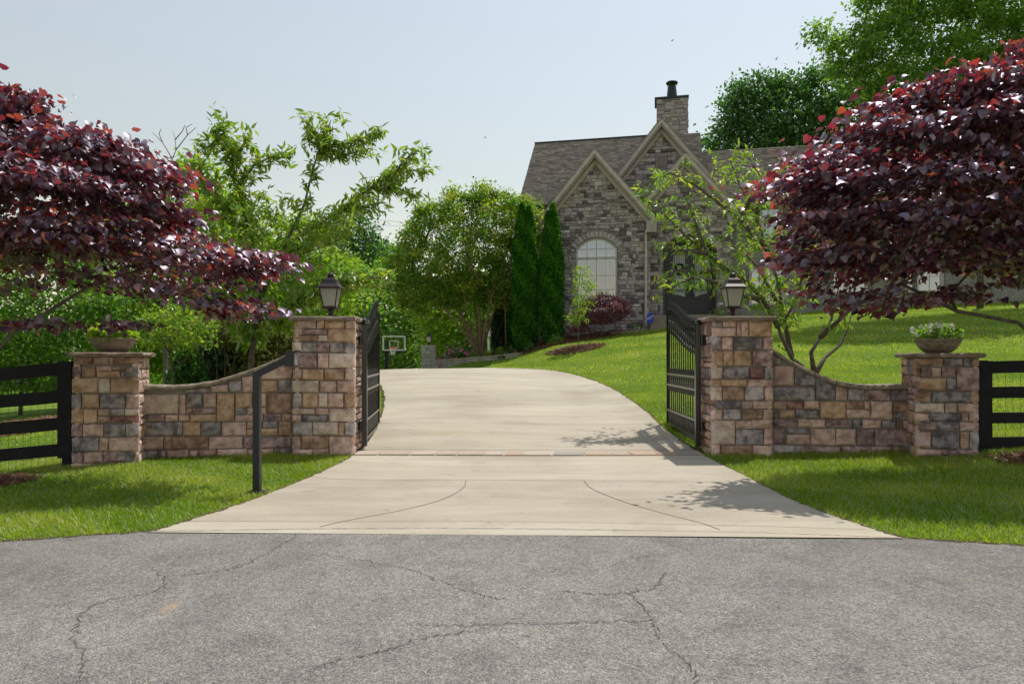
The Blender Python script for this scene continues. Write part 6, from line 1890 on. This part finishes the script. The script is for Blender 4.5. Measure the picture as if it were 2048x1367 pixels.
# ---------------------------------------------------------------- grass
def blades(name, n, sampler, h, w_, two_seg, label):
    x, y = sampler(n)
    ok = np.abs(x) < y*.80+.6
    for s in (ROAD, DRIVE):
        i = in_poly(x, y, s); d = edge_dist(x, y, s)
        ok &= ~(i & (d > .035))
    for s in (MULCH_L, MULCH_R, MULCH_BACK, BED, RING):
        i = in_poly(x, y, s); d = edge_dist(x, y, s)
        ok &= ~(i & (d > .06*rng.uniform(0, 2, len(x))))
    # pillars and walls stand clear
    for (ax, ay, bx, by, r) in ((-3.3, 10.85, -2.45, 10.85, .40), (3.1, 10.85, 3.95, 10.85, .40), (-5.45, 10.1, -3.3, 10.77, .13), (3.95, 10.77, 5.85, 10.2, .13)):
        dx, dy = bx-ax, by-ay; t = np.clip(((x-ax)*dx+(y-ay)*dy)/(dx*dx+dy*dy), 0, 1)
        ok &= np.hypot(x-ax-t*dx, y-ay-t*dy) > r
    x, y = x[ok], y[ok]
    n = len(x)
    z = hgt(x, y)
    patch = .5+.5*np.sin(x*1.7+np.sin(y*1.3)*2)*np.sin(y*1.9+np.sin(x*.9)*2)
    hh = h*rng.uniform(.55, 1.25, n)*(.8+.35*patch)
    a = rng.uniform(0, 2*math.pi, n); lean = rng.uniform(.15, .95, n)*hh
    b = a+rng.uniform(-.8, .8, n)+math.pi/2
    wx = np.cos(b)*w_*rng.uniform(.6, 1.2, n); wy = np.sin(b)*w_*rng.uniform(.6, 1.2, n)
    lx = np.cos(a)*lean; ly = np.sin(a)*lean
    base = np.stack([x, y, z-.01], 1)
    e = np.stack([wx, wy, np.zeros(n)], 1)*.5
    tip = base+np.stack([lx, ly, hh], 1)
    band = .5+.5*np.tanh(6*np.sin((x*.55+y*.85)*2*math.pi/2.1))  # mowing bands: sheen of leaning turf put into the blade tint
    dry = np.clip(np.sin(x*2.3+1.7*np.sin(y*1.1))*np.sin(y*2.9+1.3*np.sin(x*1.7))-.55, 0, 1)
    tint = np.clip(rng.beta(2, 2.6, n)*.62+patch*.26+band*.24+dry*.55*rng.uniform(0, 1, n)+(rng.uniform(0, 1, n) > .97)*.5, 0, 1)
    if two_seg:
        mid = base+np.stack([lx*.32, ly*.32, hh*.62], 1)
        V = np.stack([base-e, base+e, mid+e*.8, mid-e*.8, tip], 1).reshape(-1, 3)
        k = np.arange(n)*5
        Fc = np.concatenate([np.stack([k, k+1, k+2], 1), np.stack([k, k+2, k+3], 1), np.stack([k+3, k+2, k+4], 1)])
        T = np.repeat(tint, 5)
    else:
        V = np.stack([base-e, base+e, tip], 1).reshape(-1, 3)
        k = np.arange(n)*3; Fc = np.stack([k, k+1, k+2], 1); T = np.repeat(tint, 3)
    return tag(link(name, mesh_np(name, V, Fc, L_LAWN if 'lawn' in label else L_GRASS, T)), label, 'grass', kind='stuff')
def samp(x0, x1, y0, y1):
    return lambda n: (rng.uniform(x0, x1, n), rng.uniform(y0, y1, n))
blades('grass', 185000, samp(-8.5, -2.2, 4.2, 10.9), .062, .0075, True, 'mown grass in front of the left wall')
blades('grass', 170000, samp(2.6, 9.5, 4.0, 10.9), .072, .0075, True, 'long shaded grass in front of the right wall')
blades('grass', 130000, samp(2.3, 14, 10.9, 17), .055, .013, False, 'sunny lawn rising behind the right wall')
blades('grass', 150000, samp(-.8, 20, 17, 32), .055, .024, False, 'sunny lawn sloping up to the house')
blades('grass', 60000, samp(-12, -2.2, 10.9, 24), .055, .018, False, 'grass behind the left wall and beside the driveway')

# pine straw lying on the two mulch rings and the bed
M_STRAW = leaf_mat('pine_straw', [(0, (.07, .028, .014)), (.5, (.20, .085, .04)), (1, (.36, .20, .11))], [(0, (.06, .02, .01)), (1, (.2, .1, .05))], tw=.1, gloss=.02)
def straw(label, poly, n, L, w_=.004):
    xs = [p[0] for p in poly]; ys = [p[1] for p in poly]
    x = rng.uniform(min(xs)-.1, max(xs)+.1, n); y = rng.uniform(min(ys)-.1, max(ys)+.1, n)
    ok = in_poly(x, y, poly) | (edge_dist(x, y, poly) < .10*rng.uniform(0, 1, n))
    x, y = x[ok], y[ok]; n = len(x)
    heap = np.clip(edge_dist(x, y, poly)*.22, 0, .07)
    z = hgt(x, y)+.035+heap*rng.uniform(0, 1.1, n)
    a = rng.uniform(0, 2*math.pi, n); t = rng.normal(0, .30, n)
    D = np.stack([np.cos(a), np.sin(a), t], 1); C = np.stack([x, y, z], 1)
    N = np.array([0, 0, 1.])+rng.normal(0, .4, C.shape)
    X, Yv, Z = leaf_basis(D, N)
    l = L*rng.uniform(.5, 1.2, n)[:, None]
    V = np.stack([C-Yv*l-X*w_, C-Yv*l+X*w_, C+Yv*l+X*w_, C+Yv*l-X*w_], 1).reshape(-1, 3)
    k = np.arange(n)*4
    return tag(link('pine_straw', mesh_np('pine_straw', V, np.stack([k, k+1, k+2, k+3], 1), M_STRAW, np.repeat(rng.uniform(0, 1, n), 4))), label, 'mulch', kind='stuff')
straw('rusty pine straw ring on the left beneath the fence', MULCH_L, 9000, .09)
straw('rusty pine straw ring on the right beneath the fence', MULCH_R, 9000, .09)
straw('pine straw spread over the flower bed by the house', BED, 16000, .11, .007)
straw('pine straw round the sapling on the lawn', RING, 4500, .09, .006)
straw('pine straw bed beyond the left fence', MULCH_BACK, 12000, .10, .006)

# ---------------------------------------------------------------- plants in the bowls
def planting(parent, name, label_, r, z0, n, size, lmat, tpl=T_LEAF, hgt_=.14):
    a = rng.uniform(0, 2*math.pi, n); q = r*np.sqrt(rng.uniform(0, 1, n)); h = rng.uniform(0, 1, n)*hgt_*(1.1-.5*(q/r)**2)
    C = np.stack([q*np.cos(a), q*np.sin(a), z0+h], 1)
    D = np.stack([np.cos(a), np.sin(a), rng.uniform(-.3, .9, n)], 1)+rng.normal(0, .5, (n, 3)); N = np.array([0, 0, 1.])+rng.normal(0, .6, (n, 3))
    o = link(name, leaf_mesh(name, C, D, N, size*rng.uniform(.6, 1.2, n), rng.uniform(0, 1, n), tpl, lmat), parent); o['kind'] = 'stuff'
    return o
def flower(parent, loc, r, lmat, k=5, nrm=None, name='flower'):
    V = []; Fq = []; T = []
    nrm = Vector(nrm) if nrm is not None else Vector((random.gauss(0, .4), -1, random.uniform(.0, .8)))
    nrm.normalize(); u = nrm.orthogonal().normalized(); v = nrm.cross(u)
    for i in range(k):
        a = 2*math.pi*i/k; d = u*math.cos(a)+v*math.sin(a); e = nrm.cross(d)
        j = len(V); V += [nrm*-.15*r, d*.6*r+e*.45*r, d*r+nrm*.1*r, d*.6*r-e*.45*r]; Fq.append((j, j+1, j+2, j+3)); T += [random.random()]*4
    return link(name, mesh_np(name, np.array([tuple(p) for p in V]), np.array(Fq), lmat, T), parent, loc=loc)
planting(BOWL_L, 'greenery', '', .28, .19, 900, .085, L_LIME, hgt_=.20)
planting(BOWL_R, 'greenery', '', .29, .19, 1000, .062, L_WOOD, hgt_=.20)
for k in range(44):
    a = random.uniform(math.pi*.7, math.pi*2.05); q = random.uniform(.05, .30)
    flower(BOWL_R, (q*math.cos(a)-.06, q*math.sin(a), .24+random.uniform(.0, .19)*(1.1-q)), .040, L_PETALW)

# ---------------------------------------------------------------- flower bed shrubs
def shrub(name, label, px, py, Y0, r, h, n, size, lmat, group, flowers=0, fm=None, fr=.05):
    b = P(px, py, Y0); z = H1(b.x, Y0)
    t = thing(name, (b.x, Y0, z), label, 'shrub', group)
    for k in range(5):
        a = random.uniform(0, 6.28); MB().tube([(0, 0, -.05), (r*.25*math.cos(a), r*.25*math.sin(a), h*.4), (r*.5*math.cos(a), r*.5*math.sin(a), h*.8)], [.012, .009, .005], 4).build('stem', M_BARK, t)
    d = unit(rng.normal(0, 1, (n, 3))); d[:, 2] = np.abs(d[:, 2])
    q = rng.uniform(.45, 1.05, n)[:, None]*(1+.15*np.sin(d[:, :1]*9+d[:, 1:2]*7))
    C = d*q*np.array([r, r, h])
    o = link('foliage', leaf_mesh('foliage', C, d+rng.normal(0, .6, C.shape), d*.6+np.array([0, 0, .6])+rng.normal(0, .5, C.shape), size*rng.uniform(.6, 1.3, n), rng.uniform(0, 1, n), T_LEAF, lmat), t); o['kind'] = 'stuff'
    for k in range(flowers):
        dd = Vector((random.gauss(0, 1), -abs(random.gauss(0, 1)), abs(random.gauss(.2, .8)))).normalized()
        flower(t, (dd.x*r*1.03, dd.y*r*1.03, dd.z*h*1.03), fr*random.uniform(.7, 1.3), fm, 5, nrm=dd)
    return t
GS = 'shrubs of the flower bed'
shrub('rose_bush', 'pink rose bush nearest the brick lamp pillar', 885, 716, 29.4, .42, .55, 900, .07, L_OAK, GS, 34, L_PETALP, .06)
shrub('rose_bush', 'tall pink rose bush at the middle of the three', 905, 700, 30.1, .50, .85, 1200, .07, L_OAK, GS, 40, L_PETALP, .06)
shrub('rose_bush', 'pink rose bush closest to the crape myrtle stems', 930, 705, 29.7, .48, .70, 1100, .07, L_OAK, GS, 30, L_PETALP, .06)
for (lab, px, Y, r, h, lmt, nf, fm) in (('small green shrub right of the pink roses', 948, 29.2, .26, .32, L_WOOD, 0, None), ('low green tuft at the foot of the crape myrtle', 975, 29.3, .22, .35, L_LIME, 0, None), ('shrub with red blooms under the dark evergreen', 988, 29.6, .25, .45, L_OAK, 6, L_PETALR), ('yellow-green perennial between the red and peach blooms', 1000, 29.4, .22, .42, L_LIME, 0, None),
     ('rose bush with peach blooms before the slim myrtle stem', 1022, 29.0, .30, .42, L_OAK, 9, L_PETALR), ('small dark shrub at the edge of the bed and lawn', 1008, 28.4, .22, .26, L_OAK, 0, None), ('green shrub in front of the arborvitae pair', 1060, 28.3, .25, .42, L_OAK, 0, None), ('leafy hosta clump at the foot of the stone gable', 1112, 28.3, .36, .42, L_WOOD, 0, None), ('tiny green shrub in the mulch in front of the myrtle', 955, 29.0, .16, .2, L_WOOD, 0, None)):
    shrub('bed_shrub', lab, px, 700, Y, r, h, 420, .075, lmt, GS, nf, fm, .05)
for (lab, px, Y, r, h, nf, fm) in (('white-flowering mound beside the front steps', 1278, 29.8, .28, .22, 16, L_PETALW), ('low red-flowering shrub against the wing wall under the redbud', 1690, 30.2, .4, .45, 10, L_PETALR), ('rounded shrub against the wing wall, right of the red flowers', 1760, 30.0, .5, .5, 4, L_PETALR), ('green shrub against the wing wall behind the right flower bowl', 1840, 29.6, .5, .55, 5, L_PETALR), ('grey-green lavender mound beside the door behind the right pillar', 1440, 29.4, .5, .55, 0, None)):
    shrub('house_shrub', lab, px, 650, Y, r, h, 700, .075, L_WOOD, 'shrubs along the house front', nf, fm, .05)

# low edging wall by the steps, garden light, yard sign
EDG = thing('edging_wall', (4.95, 29.35, 2.4), 'low stone edging wall at the top of the lawn by the steps', 'wall')
for k in range(6):
    x = 4.25+k*.32
    y = 29.25+.02*k; z = H1(x, y)+.03
    rough_slab(MB(), [(x, y), (x+.31, y), (x+.31, y+.25), (x, y+.25)], z-.12, z+.10, chip=.01, nseg=3).build('edging_stone', M_STEP, EDG, world=True)
sg = P(1300, 660, 29.15); sz = H1(sg.x, 29.15)
SG = thing('yard_sign', (sg.x, 29.15, sz), 'small blue octagonal security sign on a stake by the front steps', 'sign')
M_BLUE = mat('sign_blue', (0.015, 0.05, 0.42), scale=2, rough=.4)
MB().box(-.012, .012, -.006, .006, -.1, .32).build('stake', M_DMETAL, SG)
MB().prism([(.20*math.cos(R(22.5+45*k))*.82, .52+.25*math.sin(R(22.5+45*k))) for k in range(8)], (0, -.02, 0), (1, 0, 0), (0, 0, 1), (0, 1, 0), .012).build('plate', M_BLUE, SG)
tc = bpy.data.curves.new('lettering', 'FONT'); tc.body = 'ADT'; tc.size = .155; tc.align_x = 'CENTER'; tc.align_y = 'CENTER'; tc.extrude = .002; tc.shear = .2
to = link('lettering_curve', tc)
bpy.context.view_layer.update()
lme = bpy.data.meshes.new_from_object(to.evaluated_get(bpy.context.evaluated_depsgraph_get()))
bpy.data.objects.remove(to)
lme.materials.clear(); lme.materials.append(M_MONO)
o = link('lettering', lme, SG, loc=(0, -.024, .53), rot=(R(90), R(-18), 0)); o['kind'] = 'stuff'

# ---------------------------------------------------------------- brick lamp pillar and retaining wall beyond the crest
M_BLOCK = mat('pale_block', [(0.3, (0.27, 0.25, 0.22)), (0.55, (0.38, 0.355, 0.315)), (0.8, (0.47, 0.445, 0.40))], scale=6, rough=.95, bump=.4, rnd=.15)
bp = P(856, 700, 29.0)
BP = thing('lamp_pillar', (bp.x, 29.3, .55), 'pale block pillar with a small lantern at the crest of the driveway', 'pillar')
MB().box(bp.x-.26, bp.x+.26, 29.04, 29.56, .3, 1.95).build('core', M_HMORT, BP, world=True)
z = .45; row = 0
while z < 1.92:
    xs = [-.29, -.08, .29] if row % 2 else [-.29, .10, .29]
    for a, b in zip(xs[:-1], xs[1:]):
        MB().box(bp.x+a+.008, bp.x+b-.008, 29.0, 29.05, z+.008, z+.142).build('block', M_BLOCK, BP, world=True)
        MB().box(bp.x+.255, bp.x+.30, 29.02+(a+.29)*.9, 29.02+(b+.29)*.9, z+.008, z+.142).build('block', M_BLOCK, BP, world=True)
    z += .15; row += 1
MB().box(bp.x-.31, bp.x+.31, 28.98, 29.62, 1.95, 2.03).build('cap', M_BLOCK, BP, world=True)
lantern('post_lantern', 'small lantern on the pale block pillar at the driveway crest', (bp.x, 29.3, 2.03), .78)
RW = thing('retaining_wall', (-1.8, 29.05, .8), 'low pale block retaining wall holding the flower bed', 'wall')
rp = smooth_line([(bp.x+.28, 29.12), (-2.2, 29.02), (-1.2, 28.75), (-.3, 28.35), (.35, 27.85)], 4)
for i in range(len(rp)-1):
    a = Vector((*rp[i], 0)); b = Vector((*rp[i+1], 0)); mid = (a+b)/2; u = (b-a).normalized(); n_ = Vector((u.y, -u.x, 0)); L = (b-a).length
    zt = 1.36+.04*i*.5
    for j in range(5):
        z0 = zt-.15*(j+1)
        MB().obox((mid.x, mid.y, z0+.072), u*(L/2-.006), n_*.11, (0, 0, .068)).build('block', M_BLOCK, RW, world=True)
    MB().obox((mid.x, mid.y, zt+.02), u*(L/2-.003), n_*.14, (0, 0, .025)).build('cap_block', mat('cap_%d' % i, (.45, .36, .28), rough=.9), RW, world=True)

# ---------------------------------------------------------------- basketball hoop
YH = 46.0
c = P(788, 686, YH); zg = H1(c.x, YH)
BH = thing('basketball_hoop', (c.x-.45, YH, zg), 'basketball hoop with clear white-framed backboard beyond the driveway crest', 'hoop')
M_WHITE = mat('white_frame', (.78, .78, .76), rough=.5)
M_ORANGE = mat('orange_rim', (.62, .14, .05), rough=.45)
zb0, zb1 = P(0, 701, YH).z, P(0, 671, YH).z
xa, xb = P(765, 0, YH).x, P(811, 0, YH).x
mb = MB().box(xa, xb, YH-.03, YH+.03, zb0, zb0+.09); mb.box(xa, xb, YH-.031, YH+.031, zb1-.09, zb1); mb.box(xa, xa+.09, YH-.029, YH+.029, zb0, zb1); mb.box(xb-.09, xb, YH-.029, YH+.029, zb0, zb1)
mb.build('backboard_frame', M_WHITE, BH, world=True)
MB().box(xa+.09, xb-.09, YH-.006, YH+.006, zb0+.09, zb1-.09).build('backboard_glass', glass_mat('backboard_glass', (.9, .95, .93), .12), BH, world=True)
xm = (xa+xb)/2
mb = MB().box(xm-.31, xm+.31, YH-.02, YH-.01, zb0+.62, zb0+.67); mb.box(xm-.31, xm+.31, YH-.0205, YH-.0105, zb0+.2, zb0+.25); mb.box(xm-.31, xm-.26, YH-.021, YH-.011, zb0+.2, zb0+.67); mb.box(xm+.26, xm+.31, YH-.021, YH-.011, zb0+.2, zb0+.67)
mb.build('target_square', M_WHITE, BH, world=True)
pts = [(xm+.24*math.cos(a), YH-.42+.24*math.sin(a), zb0+.2) for a in np.linspace(0, 2*math.pi, 25)]
mb = MB().tube(pts, .025, 6); mb.box(xm-.12, xm+.12, YH-.2, YH-.03, zb0+.12, zb0+.26)
mb.build('rim', M_ORANGE, BH, world=True)
mb = MB()
for k in range(12):
    a = 2*math.pi*k/12
    for s in (-1, 1):
        a2 = a+s*.6
        mb.tube([(xm+.23*math.cos(a), YH-.42+.23*math.sin(a), zb0+.2), (xm+.16*math.cos((a+a2)/2), YH-.42+.16*math.sin((a+a2)/2), zb0-.05), (xm+.12*math.cos(a2), YH-.42+.12*math.sin(a2), zb0-.28)], .008, 4)
o = mb.build('net', M_WHITE, BH, world=True); o['kind'] = 'stuff'
px_ = P(774, 0, YH+1.2).x
mb = MB().box(px_-.13, px_+.13, YH+1.0, YH+1.26, zg-.3, zb1-.35)
mb.build('pole', M_BLACK, BH, world=True)
for dz in (.25, .75):
    MB().bar((px_, YH+1.1, zb0+dz), (xm, YH+.02, zb0+dz), .08, .08).build('support_arm', M_BLACK, BH, world=True)
MB().box(xa-.03, xb+.03, YH-.05, YH+.05, zb0-.12, zb0-.005).build('edge_padding', M_BLACK, BH, world=True)

# ---------------------------------------------------------------- gazebo behind the crape myrtle
gz = P(992, 690, 46.0); gzz = H1(gz.x, 46)
GZ = thing('gazebo', (gz.x, 46, gzz), 'white-posted garden gazebo half hidden behind the evergreens', 'gazebo')
zr = P(0, 675, 46).z-gzz
MB().lathe([(1.15, zr), (1.18, zr+.04), (.6, zr+.55), (.05, zr+1.05)], 6).build('roof', mat('gazebo_shingle', (.22, .20, .18), 8, bump=.6), GZ)
for k in range(6):
    a = k*math.pi/3
    MB().box(.95*math.cos(a)-.07, .95*math.cos(a)+.07, .95*math.sin(a)-.07, .95*math.sin(a)+.07, -.1, zr).build('post', M_WHITE, GZ)
MB().lathe([(1.1, -.2), (1.1, .12)], 6).build('floor', M_WHITE, GZ)

# ---------------------------------------------------------------- overhead lines and birds
for lab, ln in (('upper overhead wire in the sky left of the crape myrtle', [(520, 412), (700, 433), (860, 449), (1040, 455)]), ('lower overhead wire in the sky left of the crape myrtle', [(520, 426), (700, 444), (860, 456), (1040, 460)])):
    o = MB().tube([P(x, y, 75) for x, y in smooth_line(ln, 6)], .016, 4).build('overhead_wire', M_DMETAL)
    tag(o, lab, 'wire', 'overhead wires')
def bird(label, x, y, s, rz):
    p = P(x, y, 60)
    t = thing('bird', tuple(p), label, 'bird', 'birds in the sky', rz=rz)
    v = [(-.15, 0, 0), (-.05, .05, .03), (.08, .035, .035), (.15, 0, .02), (.08, -.035, .035), (-.05, -.05, .03), (-.02, 0, .07), (.05, 0, -.02), (-.28, .05, .01), (-.28, -.05, .01)]
    f = [(0, 1, 6), (1, 2, 6), (2, 3, 6), (3, 4, 6), (4, 5, 6), (5, 0, 6), (0, 7, 1), (1, 7, 2), (2, 7, 3), (3, 7, 4), (4, 7, 5), (5, 7, 0), (0, 8, 1), (0, 5, 9), (0, 8, 9)]
    MB().add([(a*s, b*s, c*s) for a, b, c in v], f).build('body', M_BIRD, t)
    for k in (-1, 1):
        w_ = [(.05, .03*k, .04), (.10, .22*k, .13), (.0, .48*k, .08), (-.06, .24*k, .10), (-.05, .03*k, .04)]
        MB().prism([(0, 0)], (0, 0, 0), (1, 0, 0), (0, 1, 0), (0, 0, 1), 0) if False else None
        V = [(a*s, b*s, c*s) for a, b, c in w_]
        MB().add(V+[(a, b, c-.008*s) for a, b, c in V], [(0, 1, 2, 3, 4), (9, 8, 7, 6, 5), (0, 5, 6, 1), (1, 6, 7, 2), (2, 7, 8, 3), (3, 8, 9, 4)]).build('wing', M_BIRD, t)
M_BIRD = mat('bird_feathers', (0.06, 0.055, 0.055), rough=.9)
bird('small dark bird flying high above the chimney', 1345, 82, .55, R(10))
bird('small dark bird flying left of the house roof', 970, 276, .55, R(200))
